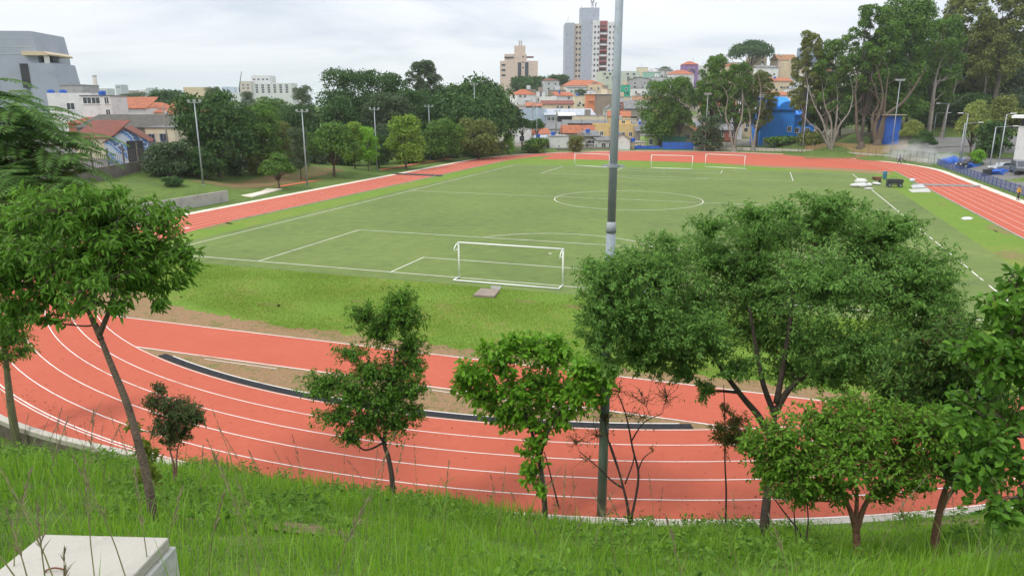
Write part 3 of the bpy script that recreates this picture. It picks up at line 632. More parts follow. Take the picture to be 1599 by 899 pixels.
T_(1112, 1160, 192, hd(216), 'white and grey house behind the pale fig trunks', 'lgrey', 'shed', 1.2, FIBRO, G3, 8, 0)
T_(1156, 1190, 182, hd(212), 'beige house with small window left of bright blue house', 'beige', 'shed', 1.6, TILED, [(.35, .6), (.7, .6)], 8, .05)
T_(1100, 1150, 165, hd(196), 'pinkish house behind the middle fig crown', 'pink', 'gable_side', 1.8, TILE, G3, 8, 0)
T_(1160, 1204, 150, hd(186), 'white house glimpsed through the fig tree crowns', 'white', 'flat', .4, FIBRO, G3, 8, 0)
T_(1204, 1236, 149, hd(176), 'white house under orange roof just above the blue house', 'white', 'shed', 1.4, TILEO, G2, 8, 0)
T_(1234, 1251, 139, hd(170), 'white cube house right of the orange roof above the blue house', 'white', 'flat', .4, None, G1, 8, 0)
T_(1203, 1238, 127, hd(154), 'long beige house under orange roof below the hilltop houses', 'beige', 'shed', 1.8, TILEO, G3, 8, 0)
T_(1184, 1216, 106, hd(134), 'white terraced house with grey roof below umbrella-shaped hilltop tree', 'white', 'shed', 1.5, FIBRO, G3, 8, 0)
T_(1173, 1198, 89, hd(118), 'small yellow white hilltop house beside umbrella-shaped tree trunk', 'cream', 'flat', .4, None, [(.3, .8), (.75, .8)], 8, 0)
T_(1214, 1247, 94, hd(122), 'hilltop house with brown tiled roof left of the blue grey block', 'pink', 'gable_side', 3.4, stripedmat('brown_tiles', (.40, .20, .09), (.30, .17, .10), 9), G3, 9, .2)
T_(1230, 1256, 97, hd(130), 'tall ochre house with balconies left of the blue grey block', 'beige', 'parapet', 1, None, [(.3, .9), (.7, .9), (.3, .72), (.7, .72), (.3, .55), (.7, .55)], 8, .2)
T_(1249, 1282, 76, hd(118), 'blue grey four storey hilltop block behind sparse tree', 'bluegrey', 'parapet', 1, None, [(.2, .9), (.2, .75), (.2, .6)], 10, -.25)
T_(1300, 1340, 110, hd(150), 'white house seen through branches of the sparse tree', 'white', 'hip', 2, TILE, G3, 9, 0)
T_(1390, 1440, 95, hd(150), 'pinkish house seen through the top of huge fig tree', 'pink', 'hip', 2, TILE, G3, 9, 0)
T_(1580, 1612, 65, hd(150), 'house with red roof at far right behind tall trees', 'cream', 'hip', 2.5, TILE, G3, 9, 0)
for r_ in ((806, 822, 166, 178, 'small pink house left of the long dull red roof', 'pink', 'flat', ()), (822, 846, 166, 180, 'grey stained house left end below the white box', 'dirt', 'shed', G2), (858, 884, 141, 150, 'low tan house between grey white house and white box', 'tan', 'flat', G1),
        (900, 930, 141, 152, 'small white flat house above the stained cream wall', 'white', 'flat', G2), (940, 958, 140, 150, 'ochre house corner just left of the near pole top row', 'beige', 'flat', G1), (806, 830, 207, 216, 'white shack behind the left umbrella tree', 'white', 'shed', G1),
        (830, 858, 210, 222, 'grey shed with sheet roof between umbrella tree and white wall', 'lgrey', 'shed', G1), (835, 853, 222, 232, 'tiny dark lean-to beside the track fence posts', 'dirt', 'shed', ()), (890, 914, 221, 231, 'low white garden wall house behind the olive shrub', 'white', 'flat', ()),
        (962, 990, 160, 176, 'brown brick house behind near pole, right of unfinished block', 'brick', 'flat', G2), (996, 1012, 106, 120, 'cream ridge house right of pale green block', 'cream', 'flat', G1), (1028, 1052, 110, 121, 'white ridge house under the small palm', 'white', 'shed', G2),
        (1050, 1074, 127, 140, 'grey flat house below the broad orange roof', 'grey', 'flat', G2), (1012, 1034, 150, 162, 'pink brick house left of left fig crown', 'brick', 'shed', G2), (1086, 1104, 104, 122, 'white ridge house right of the purple house', 'white', 'parapet', G2),
        (1196, 1216, 120, 132, 'small ochre house under the white terraced house', 'beige', 'flat', G2), (1186, 1206, 134, 148, 'white house left of the long beige one under orange roof', 'white', 'shed', G2), (1236, 1262, 122, 140, 'grey flat house below the tall ochre house', 'lgrey', 'flat', G2),
        (1256, 1280, 104, 126, 'white house with red roof edge under the blue grey block', 'white', 'hip', G2), (1158, 1178, 98, 116, 'pale house left of the hilltop umbrella trunk', 'lgrey', 'flat', G2), (1130, 1158, 103, 122, 'beige house behind the top of the highest fig', 'beige', 'hip', G2),
        (1280, 1304, 92, 118, 'tan house right of the blue grey block, behind twigs', 'tan', 'flat', G2), (1066, 1090, 206, 226, 'white plaster house right of the cream and grey house', 'white', 'shed', G2), (1120, 1150, 204, 224, 'low brown house behind the forked fig trunk', 'brick', 'shed', G2), (1006, 1030, 186, 200, 'pale blue house behind the dark sheet roof', 'sky', 'flat', G1)):
    T_(r_[0], r_[1], r_[2], hd(r_[3]), r_[4], r_[5], r_[6], 1.4, [FIBRO, TILE, TILEO, ZINC][int(r_[0]) % 4] if r_[6] != 'flat' else FLATR, r_[7], 7, ((r_[0] % 7)-3)*.06)
for px, pb, h_, lb in ((868, 214, 9, 'wooden power pole left of the orange red roof house'), (944, 206, 9, 'wooden power pole at the edge of the yellow house'), (1000, 226, 8, 'power pole in front of dark sheet roof house'), (1092, 214, 9, 'power pole behind the left fig trunks'), (1222, 150, 9, 'power pole among the orange roofs above blue house'), (832, 196, 9, 'power pole at the pale blue hall'), (262, 226, 8, 'thick dark power pole beside the pale yellow house')):
    d_ = hd(pb) if px > 700 else 121; q = at(px, pb, d_); t = thing('power_pole', lb, 'power pole', (q[0], q[1], h1(q[0], q[1])), ROT, 'power poles among the houses'); hh_ = max(h_, q[2]-t.location.z+h_*.8)
    MB().tube([(0, 0, -.2), (0, 0, hh_)], [.17, .11], 8).build('pole', W_['dirt'], t, True); MB().box((0, 0, hh_-.5), (1.9, .12, .14)).build('cross_arm', W_['dirt'], t); MB().tube([(.35, 0, hh_-1.8), (.35, 0, hh_-.9)], .24, 10).build('transformer', W_['grey'], t, True)
# bright blue house and kiosk
t = T_(1190, 1242, 172, 186, 'bright blue house with grey shutter behind the leaning white pole', 'blue', 'shed', 3.2, W_['blue'], [(.86, .5, .9, 1.2)], 9, -.05, group=None)
MB().box((-2.2, -.06, 1.35), (2.4, .1, 2.7)).build('roller_shutter', ZINC, t)
hb_ = at(1215, 172, 186)[2]-t.location.z
for cx_, rw_ in ((-2.1, 2.0), (2.0, 2.1)):
    MB().extr([(cx_+rw_*math.cos(a_), hb_+.2+rw_*.95*math.sin(a_)) for a_ in np.linspace(math.pi, 0, 14)], -.4, 5.5).build('vaulted_canopy', W_['blue'], t)
T_(1238, 1273, 180, 187, 'blue wing with barred window right of the bright blue house', 'blue', 'shed', 1.2, W_['blue'], [(.25, .5, 1., 1.1), (.7, .5, 1., 1.1)], 8, -.05, group=None)
t = T_(1383, 1409, 180, 160, 'deep blue kiosk with overhanging tan roof behind the fig roots', 'dblue', 'flat', .4, M('tan_sheet', (.33, .29, .22), .9), (), 3.2, .05, name='kiosk', cat='kiosk', group=None, over=2.)
MB().box((.4, -.03, 1.4), (1.0, .06, 2.2)).build('door', W_['dblue'], t)
# apartment towers
def tower(name, label, px0, px1, pt, pb, d, blocks, shaft_w=None):
    a = at((px0+px1)/2, pb, d); t = thing(name, label, 'apartment tower', a, ROT)
    return t, d/FOC
t, k = tower('apartment_tower', 'tall grey and white apartment tower with red balconies and rooftop antennas', 880, 957, 40, 128, 480, None)
TG = wmat('tower_grey', (.36, .39, .45), var=.05); TC = wmat('tower_cream', (.58, .50, .42), var=.05); TW = wmat('tower_white', (.62, .62, .62), var=.05); TR = wmat('tower_red', (.34, .12, .12), var=.05)
X = lambda px: (px-918.5)*k; Z = lambda py: (128-py)*k
D0 = 16.
MB().box(((X(880)+X(894))/2, 0, Z(43)/2-10), (X(894)-X(880), D0, Z(43)+20)).build('grey_wing', TG, t)
MB().box(((X(894)+X(904))/2, 1.5, Z(44)/2-10), (X(904)-X(894), D0, Z(44)+20)).build('cream_bay', TC, t)
MB().box(((X(904)+X(920))/2, -1.5, Z(38)/2-10), (X(920)-X(904), D0, Z(38)+20)).build('grey_core', TG, t)
MB().box(((X(904)+X(933))/2, 4, Z(25)-2), (X(933)-X(904), 9, Z(25)-Z(45))).build('penthouse', TG, t)
MB().box(((X(920)+X(932))/2, -1, Z(40)/2-10), (X(932)-X(920), D0, Z(40)+20)).build('white_bay', TW, t)
MB().box(((X(932)+X(944))/2, 1., Z(40)/2-10), (X(944)-X(932), D0, Z(40)+20)).build('red_bay', TR, t)
MB().box(((X(944)+X(957))/2, -.5, Z(42)/2-10), (X(957)-X(944), D0, Z(42)+20)).build('white_wing', TW, t)
for i in range(10):
    z = Z(49+i*7.9)
    for px, y in ((898, -6.55), (902.5, -6.55), (925, -9.05), (930, -9.05), (947.5, -8.55), (953.5, -8.55)):
        MB().box((X(px), y, z), (1.05, .12, 1.35)).build('window', GLASS, t)
    bl = MB()
    for c, dd in (((X(938), -7.9, z-1.2), (4.6, 1.6, .2)), ((X(938), -8.65, z-.65), (4.6, .1, .9))): bl.box(c, dd)
    bl.build('balcony', TW if i % 2 else TR, t)
    MB().box((X(938), -7.08, z+.2), (3.4, .1, 1.7)).build('balcony_door', GLASS, t)
for px, h_ in ((921, 9.5), (925, 10.5), (923, 7), (928, 6)):
    MB().tube([(X(px), 3, Z(25)+.5), (X(px), 3, Z(25)+h_)], .12, 6).box((X(px), 3, Z(25)+h_*.7), (.5, .4, 1.8)).box((X(px)+.4, 3, Z(25)+h_*.9), (.3, .3, 1.2)).build('antenna', DARKMET, t)
MB().tube([(X(885), 0, Z(43)), (X(885), 0, Z(43)+6)], .15, 6).box((X(885)+.5, 0, Z(43)+3.5), (.5, .4, 2.2)).box((X(885)-.4, 0, Z(43)+2.5), (.4, .4, 1.6)).build('antenna', WHITE, t)
MB().tube([(X(906), 3, Z(25)), (X(906), 3, Z(25)+4)], .08, 5).build('antenna', DARKMET, t)
t, k = tower('apartment_tower', 'pale pink apartment block with dark stair windows and stepped roof left of the tall tower', 780, 840, 80, 132, 430, None)
X = lambda px: (px-810)*k; Z = lambda py: (132-py)*k
TP = wmat('tower_pink', (.57, .46, .39), var=.05)
MB().box((0, 0, Z(98)/2-10), (X(839)-X(781), 14, Z(98)+20)).build('wall', TP, t)
MB().box((X(805), -.4, Z(92)-1), (X(822)-X(788), 12, Z(90)-Z(98)+2)).build('upper_storey', TP, t)
MB().box((X(811.5), -1.2, Z(81)-3), (X(820)-X(803), 9, 10)).box((X(812), -1.2, Z(78)), (2.6, 4, 2.4)).build('stair_tower', TP, t)
MB().box((X(795), -.5, Z(94)+.5), (X(802)-X(788), 13, .5)).build('roof_slab', W_['dark'], t); MB().box((X(827), -.5, Z(93)+.5), (4.5, 8, .5)).build('roof_slab', TILED, t)
for px in (811, 822):
    MB().box((X(px), -7.06, Z(116)), (2.1, .12, Z(100)-Z(132))).build('stair_window', GLASS, t)
for i in range(3):
    MB().box((X(786.5), -7.06, Z(104+i*7.5)), (2.3, .12, 1.1)).build('window', GLASS, t)
    MB().box((X(816.5), -7.05, Z(92+i*8)), (.8, .1, .9)).build('window', GLASS, t)
for px in (811, 814): MB().tube([(X(px), -1, Z(78)), (X(px), -1, Z(69))], .18, 6).box((X(px), -1, Z(71)), (.8, .5, 2.6)).build('antenna', W_['grey'], t)
# --- left side
LG = 'houses beyond the left trees'
t = thing('office_building', 'slanted blue grey clad building with balcony recess at upper left', 'building', at(30, 150, 190), ROT+.12)
k = 190/FOC; X = lambda px: (px-30)*k; Z = lambda py: (150-py)*k
CLAD = M('grey_cladding', (.30, .33, .39), .6, .06, .25, stain=(.25, .275, .32))
MB().extr([(X(-40), -12), (X(66), -12), (X(66), Z(84)), (X(62), Z(54)), (X(-40), Z(54))], 0, 18).build('tower_block', CLAD, t)
MB().extr([(X(51), -12), (X(95), -12), (X(93.5), Z(140)), (X(88), Z(101)), (X(51), Z(101))], -1.0, 12).build('side_block', CLAD, t)
MB().extr([(X(48), Z(90)), (X(86), Z(90)), (X(87), Z(88)), (X(80), Z(84)), (X(48), Z(84))], -1.6, 12).build('canopy_roof', W_['beige'], t)
MB().box((X(68), 3, Z(95)), (X(84)-X(53), 3, Z(91)-Z(99))).build('loggia', W_['dark'], t); MB().box((X(81), -.8, Z(96)), (1.2, .3, 1.9)).build('loggia_post', W_['white'], t)
MB().box((X(47), -.55, Z(120)), (2.0, 1.2, Z(102)-Z(138))).build('stair_recess', W_['dark'], t)
for py in (65, 77, 88): MB().box((X(12), -.03, Z(py)), (X(64)-X(-40)-1.2, .06, .10)).build('joint_line', W_['lgrey'], t)
MB().tube([(X(5), 1, Z(54)), (X(5), 1, Z(46)), (X(2), 1, Z(44)), (X(-20), 1, Z(36))], .45, 8).tube([(X(14), 1, Z(44)), (X(2), 1, Z(43))], .4, 8).build('roof_pipe', DARKMET, t)
t = T_(76, 140, 150, 150, 'white terraced house with rooftop balcony below the slanted grey building', 'white', 'parapet', 1, None, [(.5, .85, 1.5, 1.3)], 9, .15, group=LG, cat='house', hb=14)
T_(126, 171, 150, 146, 'white house with dark covered roof terrace and blue tank', 'white', 'flat', .4, FIBRO, [(.22, .93, 1.6, 1.2), (.5, .93, 1.6, 1.2), (.86, .93, .8, 1.3), (.86, .75, .8, 1.1)], 8, .1, group=LG, hb=13)
for i, (px, py, lb) in enumerate(((80, 147, 'blue water tank left of another on the white house'), (99, 147, 'blue water tank right of another on the white house'), (160, 149, 'dark blue water tank on the roof terrace house'))):
    q = at(px, py, 151 if i < 2 else 149); tk = thing('water_tank', lb, 'water tank', q, 0, 'blue rooftop water tanks')
    MB().tube([(0, 0, -.3), (0, 0, .7), (0, 0, .8)], [.62, .72, .5], 14).build('body', W_['dblue'], tk); MB().tube([(0, 0, .8), (0, 0, .88)], .35, 12).build('lid', W_['dblue'], tk)
T_(95, 128, 133, 180, 'low grey house with flat roof behind the white terraced house', 'grey', 'flat', .4, None, G3, 9, .1, group=LG, hb=12)
T_(168, 226, 170, 165, 'white gabled house with orange roof left of the hip roofs', 'white', 'shed', 2.6, TILEO, [(.8, .8)], 10, .2, group=LG, hb=10)
T_(205, 262, 172, 175, 'low house under broad orange hip roof in the middle', 'cream', 'hip', 1.8, TILEO, G3, 11, .1, group=LG, hb=9)
T_(238, 298, 176, 160, 'cream house under the largest orange hip roof beside dark tree', 'cream', 'hip', 2.6, TILEO, G3, 10, -.1, group=LG, hb=9)
T_(228, 275, 190, 150, 'low house under rusty orange tiled roof behind the pole', 'beige', 'hip', 1.6, TILEO, G2, 9, .1, group=LG, hb=7)
T_(108, 218, 193, 140, 'long low building under faded red brown roof', 'brick', 'shed', 1.3, stripedmat('faded_red', (.36, .12, .07), (.27, .10, .07), 5), (), 10, .05, group=LG, hb=7)
T_(122, 280, 200, 133, 'dark mossy sheet-roofed workshop behind the yellow house', 'dirt', 'shed', 2.2, stripedmat('mossy_sheet', (.13, .12, .10), (.085, .08, .07), 6), (), 9, .05, group=LG, hb=7)
t = T_(227, 270, 200, 124, 'pale yellow house with two barred windows beside the mural warehouse', 'cream', 'flat', .3, FIBRO, [(.2, .68, .9, 1.1), (.62, .68, 1.1, 1.2)], 9, .1, group=LG, wmat_=W_['bluegrey'])
# mural warehouse: long shed with a painted gable end
MURAL, mt, mb = newmat('painted_mural'); Lk = mt.links.new
tcm = nd(mt, 'ShaderNodeTexCoord'); vn = nd(mt, 'ShaderNodeTexNoise'); vn.inputs['Scale'].default_value = .55; vn.inputs['Detail'].default_value = 5; vn.inputs['Distortion'].default_value = 1.8
wv = nd(mt, 'ShaderNodeTexWave', bands_direction='DIAGONAL'); wv.inputs['Scale'].default_value = .16; wv.inputs['Distortion'].default_value = 3.
Lk(tcm.outputs['Object'], vn.inputs[0]); Lk(tcm.outputs['Object'], wv.inputs[0])
mm = nd(mt, 'ShaderNodeMath', operation='ADD'); mm.use_clamp = False; Lk(vn.outputs['Fac'], mm.inputs[0]); m2_ = nd(mt, 'ShaderNodeMath', operation='MULTIPLY'); m2_.inputs[1].default_value = .5; Lk(wv.outputs['Fac'], m2_.inputs[0]); Lk(m2_.outputs[0], mm.inputs[1])
rpm = nd(mt, 'ShaderNodeValToRGB'); rpm.color_ramp.interpolation = 'CONSTANT'; em = rpm.color_ramp.elements
em[0].position = 0; em[0].color = (.55, .60, .66, 1); em[1].position = .72; em[1].color = (.06, .22, .58, 1)
for p_, c_ in ((.62, (.30, .42, .60)), (.86, (.60, .64, .68)), (.95, (.10, .16, .3))): q_ = em.new(p_); q_.color = (*c_, 1)
Lk(mm.outputs[0], rpm.inputs[0]); Lk(rpm.outputs[0], mb.inputs['Base Color']); mb.inputs['Roughness'].default_value = .85
t = T_(167, 229, 222, 112, 'warehouse with blue and white painted gable and dark doorway', MURAL, 'gable_front', 2.1, TILED, (), 14, .42, group=LG, name='warehouse', cat='warehouse')
MB().box((1.1, -.04, 2.0), (2.3, .1, 4.0)).build('doorway', W_['dark'], t)
T_(118, 170, 216, 118, 'cream long shed with red brown roof joined left of mural warehouse', 'cream', 'shed', 2.6, TILED, (), 8, .1, group=LG, name='shed', cat='shed')
t = T_(341, 380, 226, 118, 'white house with dark garage seen between the left trees', 'white', 'flat', .4, None, [(.3, .35, 1.6, 2.2), (.75, .55, .8, 1.1)], 9, .1, group=LG)
T_(376, 402, 232, 116, 'white wall building behind trunks right of garage house', 'white', 'flat', .4, None, (), 7, .1, group=LG)
t = T_(800, 830, 196, 205, 'white sided building between umbrella trees and dark grove', 'white', 'flat', .4, None, [(.5, .3, 1.4, 1.5)], 8, .1)
# --- skyline
FG = 'far skyline buildings'
def far(px0, px1, pt, d, label, wall, name='far_building', hb=25, **k): return house(px0, px1, pt, d, label, wall, k.pop('roof', 'parapet'), k.pop('rh', 1), None, k.pop('win', ()), k.pop('deep', 20), 0, name=name, cat='building', group=FG, hb=hb, **k)
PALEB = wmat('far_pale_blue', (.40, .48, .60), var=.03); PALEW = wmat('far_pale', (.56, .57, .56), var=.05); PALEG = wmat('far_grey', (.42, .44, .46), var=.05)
W4 = [(u, v, 2.6, 1.8) for v in (.95, .88, .81, .74) for u in (.06, .18, .3, .42, .54, .66, .78, .9)]
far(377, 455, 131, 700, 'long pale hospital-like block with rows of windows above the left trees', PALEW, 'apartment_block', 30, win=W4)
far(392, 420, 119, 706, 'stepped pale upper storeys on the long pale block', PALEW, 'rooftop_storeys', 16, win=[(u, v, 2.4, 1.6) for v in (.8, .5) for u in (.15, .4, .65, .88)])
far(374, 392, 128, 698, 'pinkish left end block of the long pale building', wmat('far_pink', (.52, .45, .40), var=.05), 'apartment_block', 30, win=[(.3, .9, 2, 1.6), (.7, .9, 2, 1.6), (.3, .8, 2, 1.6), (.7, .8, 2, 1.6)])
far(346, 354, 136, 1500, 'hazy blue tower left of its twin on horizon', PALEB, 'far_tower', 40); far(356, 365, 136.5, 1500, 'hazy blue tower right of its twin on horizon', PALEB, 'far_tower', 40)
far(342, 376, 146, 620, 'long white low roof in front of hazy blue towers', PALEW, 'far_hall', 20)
far(286, 319, 138, 420, 'plain beige block rising behind dark round treetop', 'beige', 'far_block', 15)
rs = random.Random(11)
for i, (px, wd, pt, lb) in enumerate(((100, 16, 134, 'grey skyline block right of slanted building'), (118, 12, 138, 'low tan skyline block left of chimney'), (136, 18, 141, 'wide pale skyline block below the chimney'), (160, 14, 139, 'pale skyline block right of chimney'), (184, 9, 133, 'narrow grey skyline tower above white skyline roof'), (198, 16, 142, 'whitish low skyline block near the round dark trees'),
        (219, 13, 141, 'brown low skyline block between the dark trees'), (232, 9, 138, 'small pale skyline tower between dark trees'), (300, 20, 141, 'grey skyline strip behind the beige block'), (330, 12, 142, 'small pale skyline block left of blue twin towers'), (465, 10, 141, 'grey skyline block right of long pale building'))):
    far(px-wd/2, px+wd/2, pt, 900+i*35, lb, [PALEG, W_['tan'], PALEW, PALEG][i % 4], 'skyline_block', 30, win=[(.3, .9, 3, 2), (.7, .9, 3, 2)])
t = thing('chimney', 'tall pale brick chimney on the left horizon', 'chimney', at(151, 146, 600)); kk = 600/FOC
MB().tube([(0, 0, -12), (0, 0, 26*kk)], [2.3, 1.6], 16).build('shaft', wmat('chimney_brick', (.46, .42, .38)), t, True); MB().tube([(0, 0, 26*kk-.4), (0, 0, 26*kk+.6)], 1.8, 16).build('rim', PALEG, t)
t = thing('crane', 'thin leaning crane boom beside the long pale block', 'crane', at(374, 142, 690)); kk = 690/FOC
MB().tube([(0, 0, -10), (0, 0, 3)], .8, 6).build('mast', DARKMET, t); MB().tube([(0, 0, 3), (6*kk*math.cos(ROT), 6*kk*math.sin(ROT), 29*kk)], [.5, .3], 6).build('boom', DARKMET, t)

# ------------------------------------------------------------------ walls, fences, railings
def pts_px(l, d=None): return [tuple(hit(px, py)[0][:2]) for px, py in l]
OLDW = M('old_wall', (.13, .115, .10), .95, .3, .8, bump=.5, stain=(.05, .045, .04))
wl = [(-66, 4), (-66.5, 20), (-67.5, 40), (-68.5, 62), (-69.5, 80)]
wall_run('boundary_wall', wl, 1.7, .22, OLDW, '', '')
bw = bpy.data.objects['boundary_wall']; tag(bw, 'old stained boundary wall with palisade posts under the left trees', 'boundary wall')
fb = None
for i in range(30):
    y = 4+i*2.6; x = -66-(y-4)*.046; z = h1(x, y)-bw.location.z
    MB().box((x-bw.location.x, y-bw.location.y, z+2.3), (.16, .16, 3.4)).build('post', OLDW, bw)
b = MB()
for i in range(240):
    y = 4+i*.31; x = -66-(y-4)*.046; z = h1(x, y)-bw.location.z; b.box((x-bw.location.x, y-bw.location.y, z+2.4), (.03, .05, 1.5))
b.build('railing', M('rusty_rail', (.16, .12, .10), .8), bw)
# low pale wall and dark fence round the far bend
def ringpt(r, a): return (CX+r*math.cos(a), CY1+r*math.sin(a))
a0, a1 = .38, 1.62
lw_ = [ringpt(48.6, a) for a in np.linspace(a1, a0, 26)]
wall_run('low_wall', lw_, .95, .3, CONCW, '', '', z=0.); tag(bpy.data.objects['low_wall'], 'low pale concrete wall curving behind the far bend', 'low wall')
fn = thing('wire_fence', 'dark wire fence on thin posts round the far bend', 'fence', (*ringpt(47.2, 1.), 0)); fx, fy = fn.location.x, fn.location.y
aa = np.linspace(1.9, .3, 40); wires = MB()
for i, a in enumerate(aa):
    x, y = ringpt(47.2, a); MB().tube([(x-fx, y-fy, -.1), (x-fx, y-fy, 2.3)], .035, 6).build('post', DARKMET, fn)
for z in (.3, 1.2, 2.25):
    wires.tube([(ringpt(47.2, a)[0]-fx, ringpt(47.2, a)[1]-fy, z) for a in aa], .018, 4)
wires.build('wires', DARKMET, fn)
o = wall_run('blue_wall', [ringpt(49.5, a) for a in np.linspace(1.78, 1.60, 6)], 1.9, .25, W_['dblue'], '', '', z=0.); tag(o, 'deep blue low wall behind the track in front of lime house', 'wall')
o = wall_run('blue_wall', [ringpt(50.2, a) for a in np.linspace(1.92, 1.785, 6)], .9, .25, W_['dblue'], '', '', z=0.); tag(o, 'lower blue wall left of the deep blue wall', 'wall')
o = wall_run('green_wall', [ringpt(54, a) for a in np.linspace(1.77, 1.66, 5)], 2.9, .25, W_['dgreen'], '', '', z=0.3); tag(o, 'dark green wall between the lime house and blue wall', 'wall')
o = wall_run('grey_fence_wall', [ringpt(49.6, a) for a in np.linspace(2.35, 1.94, 12)], .7, .25, W_['dirt'], '', '', z=0.); tag(o, 'low dirty wall behind far bend below the houses', 'wall')
# right blue railing, panels between posts
RAILB = M('railing_blue', (.05, .085, .24), .7, .15, 2)
rl = thing('blue_railing', 'blue metal railing beside the right straight', 'railing', (46.9, 80, 0))
ry = np.linspace(-34, 32, 34)
for y in ry: MB().box((0, y, .6), (.07, .07, 1.5)).build('post', RAILB, rl)
for y0, y1 in zip(ry[:-1], ry[1:]):
    b = MB().box((0, (y0+y1)/2, 1.25), (.05, y1-y0-.08, .06)).box((0, (y0+y1)/2, .25), (.05, y1-y0-.08, .06)).box((0, (y0+y1)/2, .75), (.04, y1-y0-.08, .05))
    for q in range(1, 8): b.box((0, y0+(y1-y0)*q/8, .74), (.025, .025, .93))
    b.build('panel', RAILB, rl)
for i, (y, lb) in enumerate(((112, 'blue stacked barriers heaped at the far end of railing'), (104, 'blue tarpaulin heap behind the railing'), (90, 'dark blue crate pile beyond the railing, nearest the person'))):
    tt = MB().blob((0, 0, .6), (1.8, 2.6, 1.1-.1*i), 30+i, jit=.3).build('blue_heap', W_['dblue']); tt.location = (49.6+i*.8, y, 0); tag(tt, lb, 'heap')

# paved yard to the right
YARD = groundmat('yard_paving', [(.12, .12, .115), (.17, .165, .155), (.21, .20, .19)], .3, 2, bump=.2)
def drape(name, x0, x1, y0, y1, n, m, mat, dz):
    gx, gy = np.meshgrid(np.linspace(x0, x1, n), np.linspace(y0, y1, m)); z = H(gx.ravel(), gy.ravel())+dz
    i_ = (np.arange(m-1)[:, None]*n+np.arange(n-1)[None]).ravel(); me = bpy.data.meshes.new(name)
    me.from_pydata(np.stack([gx.ravel(), gy.ravel(), z], 1).tolist(), [], np.stack([i_, i_+1, i_+n+1, i_+n], 1).tolist()); return structure(link_mesh(name, me, mat))
drape('yard', 47.5, 110, 40, 150, 60, 70, YARD, .05)
# street lamps with arms
LG2 = 'street lamps in the yard'
for px, py, pt, arm, lb in ((1457, 212, 178, 20, 'street lamp with right-hand arm nearest the fig trunks'), (1473, 217, 164, -16, 'double-armed thin lamp before the dark wood'), (1500, 256, 180, -12, 'tall grey lamp post left of the yard cars, double head'), (1497, 258, 194, 24, 'shorter grey lamp post with long right arm beside its twin'),
        (1544, 268, 200, 30, 'lamp post with level arm just before the white building'), (1557, 270, 181, 10, 'tall lamp post closest to the white building'), (1408, 176, 162, 14, 'short lamp above the blue kiosk roof'), (1556, 190, 171, -18, 'distant lamp among the yard trees')):
    q, dd = hit(px, py, 60); hh = (py-pt)*dd/FOC; t = thing('street_lamp', lb, 'street lamp', q, ROT, LG2)
    MB().tube([(0, 0, -.2), (0, 0, hh)], [.11, .07], 8).build('pole', GALV, t, True); al = arm*dd/FOC
    MB().tube([(0, 0, hh-.05), (al, 0, hh+.15)], .04, 6).build('arm', GALV, t); MB().box((al, 0, hh+.13), (.8, .28, .14)).build('lamp_head', WHITE, t)
# white sports hall at the right edge
q = at(1590, 262, 108)
t = thing('sports_hall', 'white hall with wide pale roof overhang at right edge', 'building', (*gp(1580, 262)[:2], h1(*gp(1580, 262)[:2])-.2), ROT-.63); k = 108/FOC
MB().prism([(0, 0), (9, 0), (9, 12), (0, 12)], 0, 6.2).build('wall', W_['white'], t); MB().box((-.02, .8, 4.6), (.06, 1.3, 2.6)).build('lattice_block', W_['grey'], t)
MB().add([(-1.3, -1.2, 7.6), (11, -1.2, 7.4), (11, 13, 7.4), (-1.3, 13, 7.6), (-1.3, -1.2, 8.0), (11, -1.2, 8.0), (11, 13, 8.0), (-1.3, 13, 8.0)], [(3, 2, 1, 0), (4, 5, 6, 7), (0, 1, 5, 4), (1, 2, 6, 5), (2, 3, 7, 6), (3, 0, 4, 7)]).build('roof', WHITE, t)
MB().box((4.5, 6, 6.75), (8.4, 11.4, 1.1)).build('clerestory', W_['dark'], t)
# cars in the yard
def car(px, py, label, paint, rz, van=False):
    q, dd = hit(px, py, 60); t = thing('parked_car', label, 'car', q, rz, 'cars parked in the yard')
    body = [(-2.05, .35), (-2.1, .75), (-1.95, .9), (-1.0, .98), (1.1, 1.0), (2.0, .95), (2.1, .7), (2.1, .35)] if not van else [(-2.1, .35), (-2.15, .9), (-1.6, 1.05), (2.1, 1.1), (2.15, .35)]
    MB().extr(body, -.84, .84).build('body', paint, t, bevel=.06)
    cab = [(-1.05, .97), (-.45, 1.45), (.9, 1.47), (1.55, 1.0)] if not van else [(-1.55, 1.05), (-.9, 1.85), (2.0, 1.88), (2.1, 1.1)]
    c = MB().extr(cab, -.72, .72).build('cabin', paint, t, bevel=.08)
    MB().extr([(x_*.93+.01, .06+z_*.945) for x_, z_ in cab], -.735, .735).build('side_glass', GLASS, c)
    MB().extr([(x_+(-.02 if x_ < 0 else .02), z_-.02) for x_, z_ in cab], -.6, .6).build('windscreen', GLASS, c)
    for x_ in (-1.3, 1.3):
        for y_ in (-.8, .8):
            w_ = MB().tube([(x_, y_-.1, .32), (x_, y_+.1, .32)], .32, 18).build('wheel', DARKMET, t); MB().tube([(x_, y_-.11, .32), (x_, y_+.11, .32)], .19, 12).build('rim', GALV, w_)
    for y_ in (-.6, .6): MB().box((-2.08, y_, .7), (.06, .34, .16)).build('headlight', WHITE, t); MB().box((2.1, y_, .75), (.05, .26, .16)).build('tail_light', W_['red'], t)
    MB().box((-2.12, 0, .45), (.05, 1.5, .16)).build('bumper', DARKMET, t)
CARP = M('silver_car_paint', (.42, .44, .46), .3, .03, metal=.5)
car(1565, 268, 'silver car parked left of the dark windowed car', CARP, ROT+.2); car(1590, 270, 'silver hatchback with dark windscreen beside white hall', M('grey_car_paint', (.2, .22, .24), .3, .03, metal=.5), ROT+1.2, True)
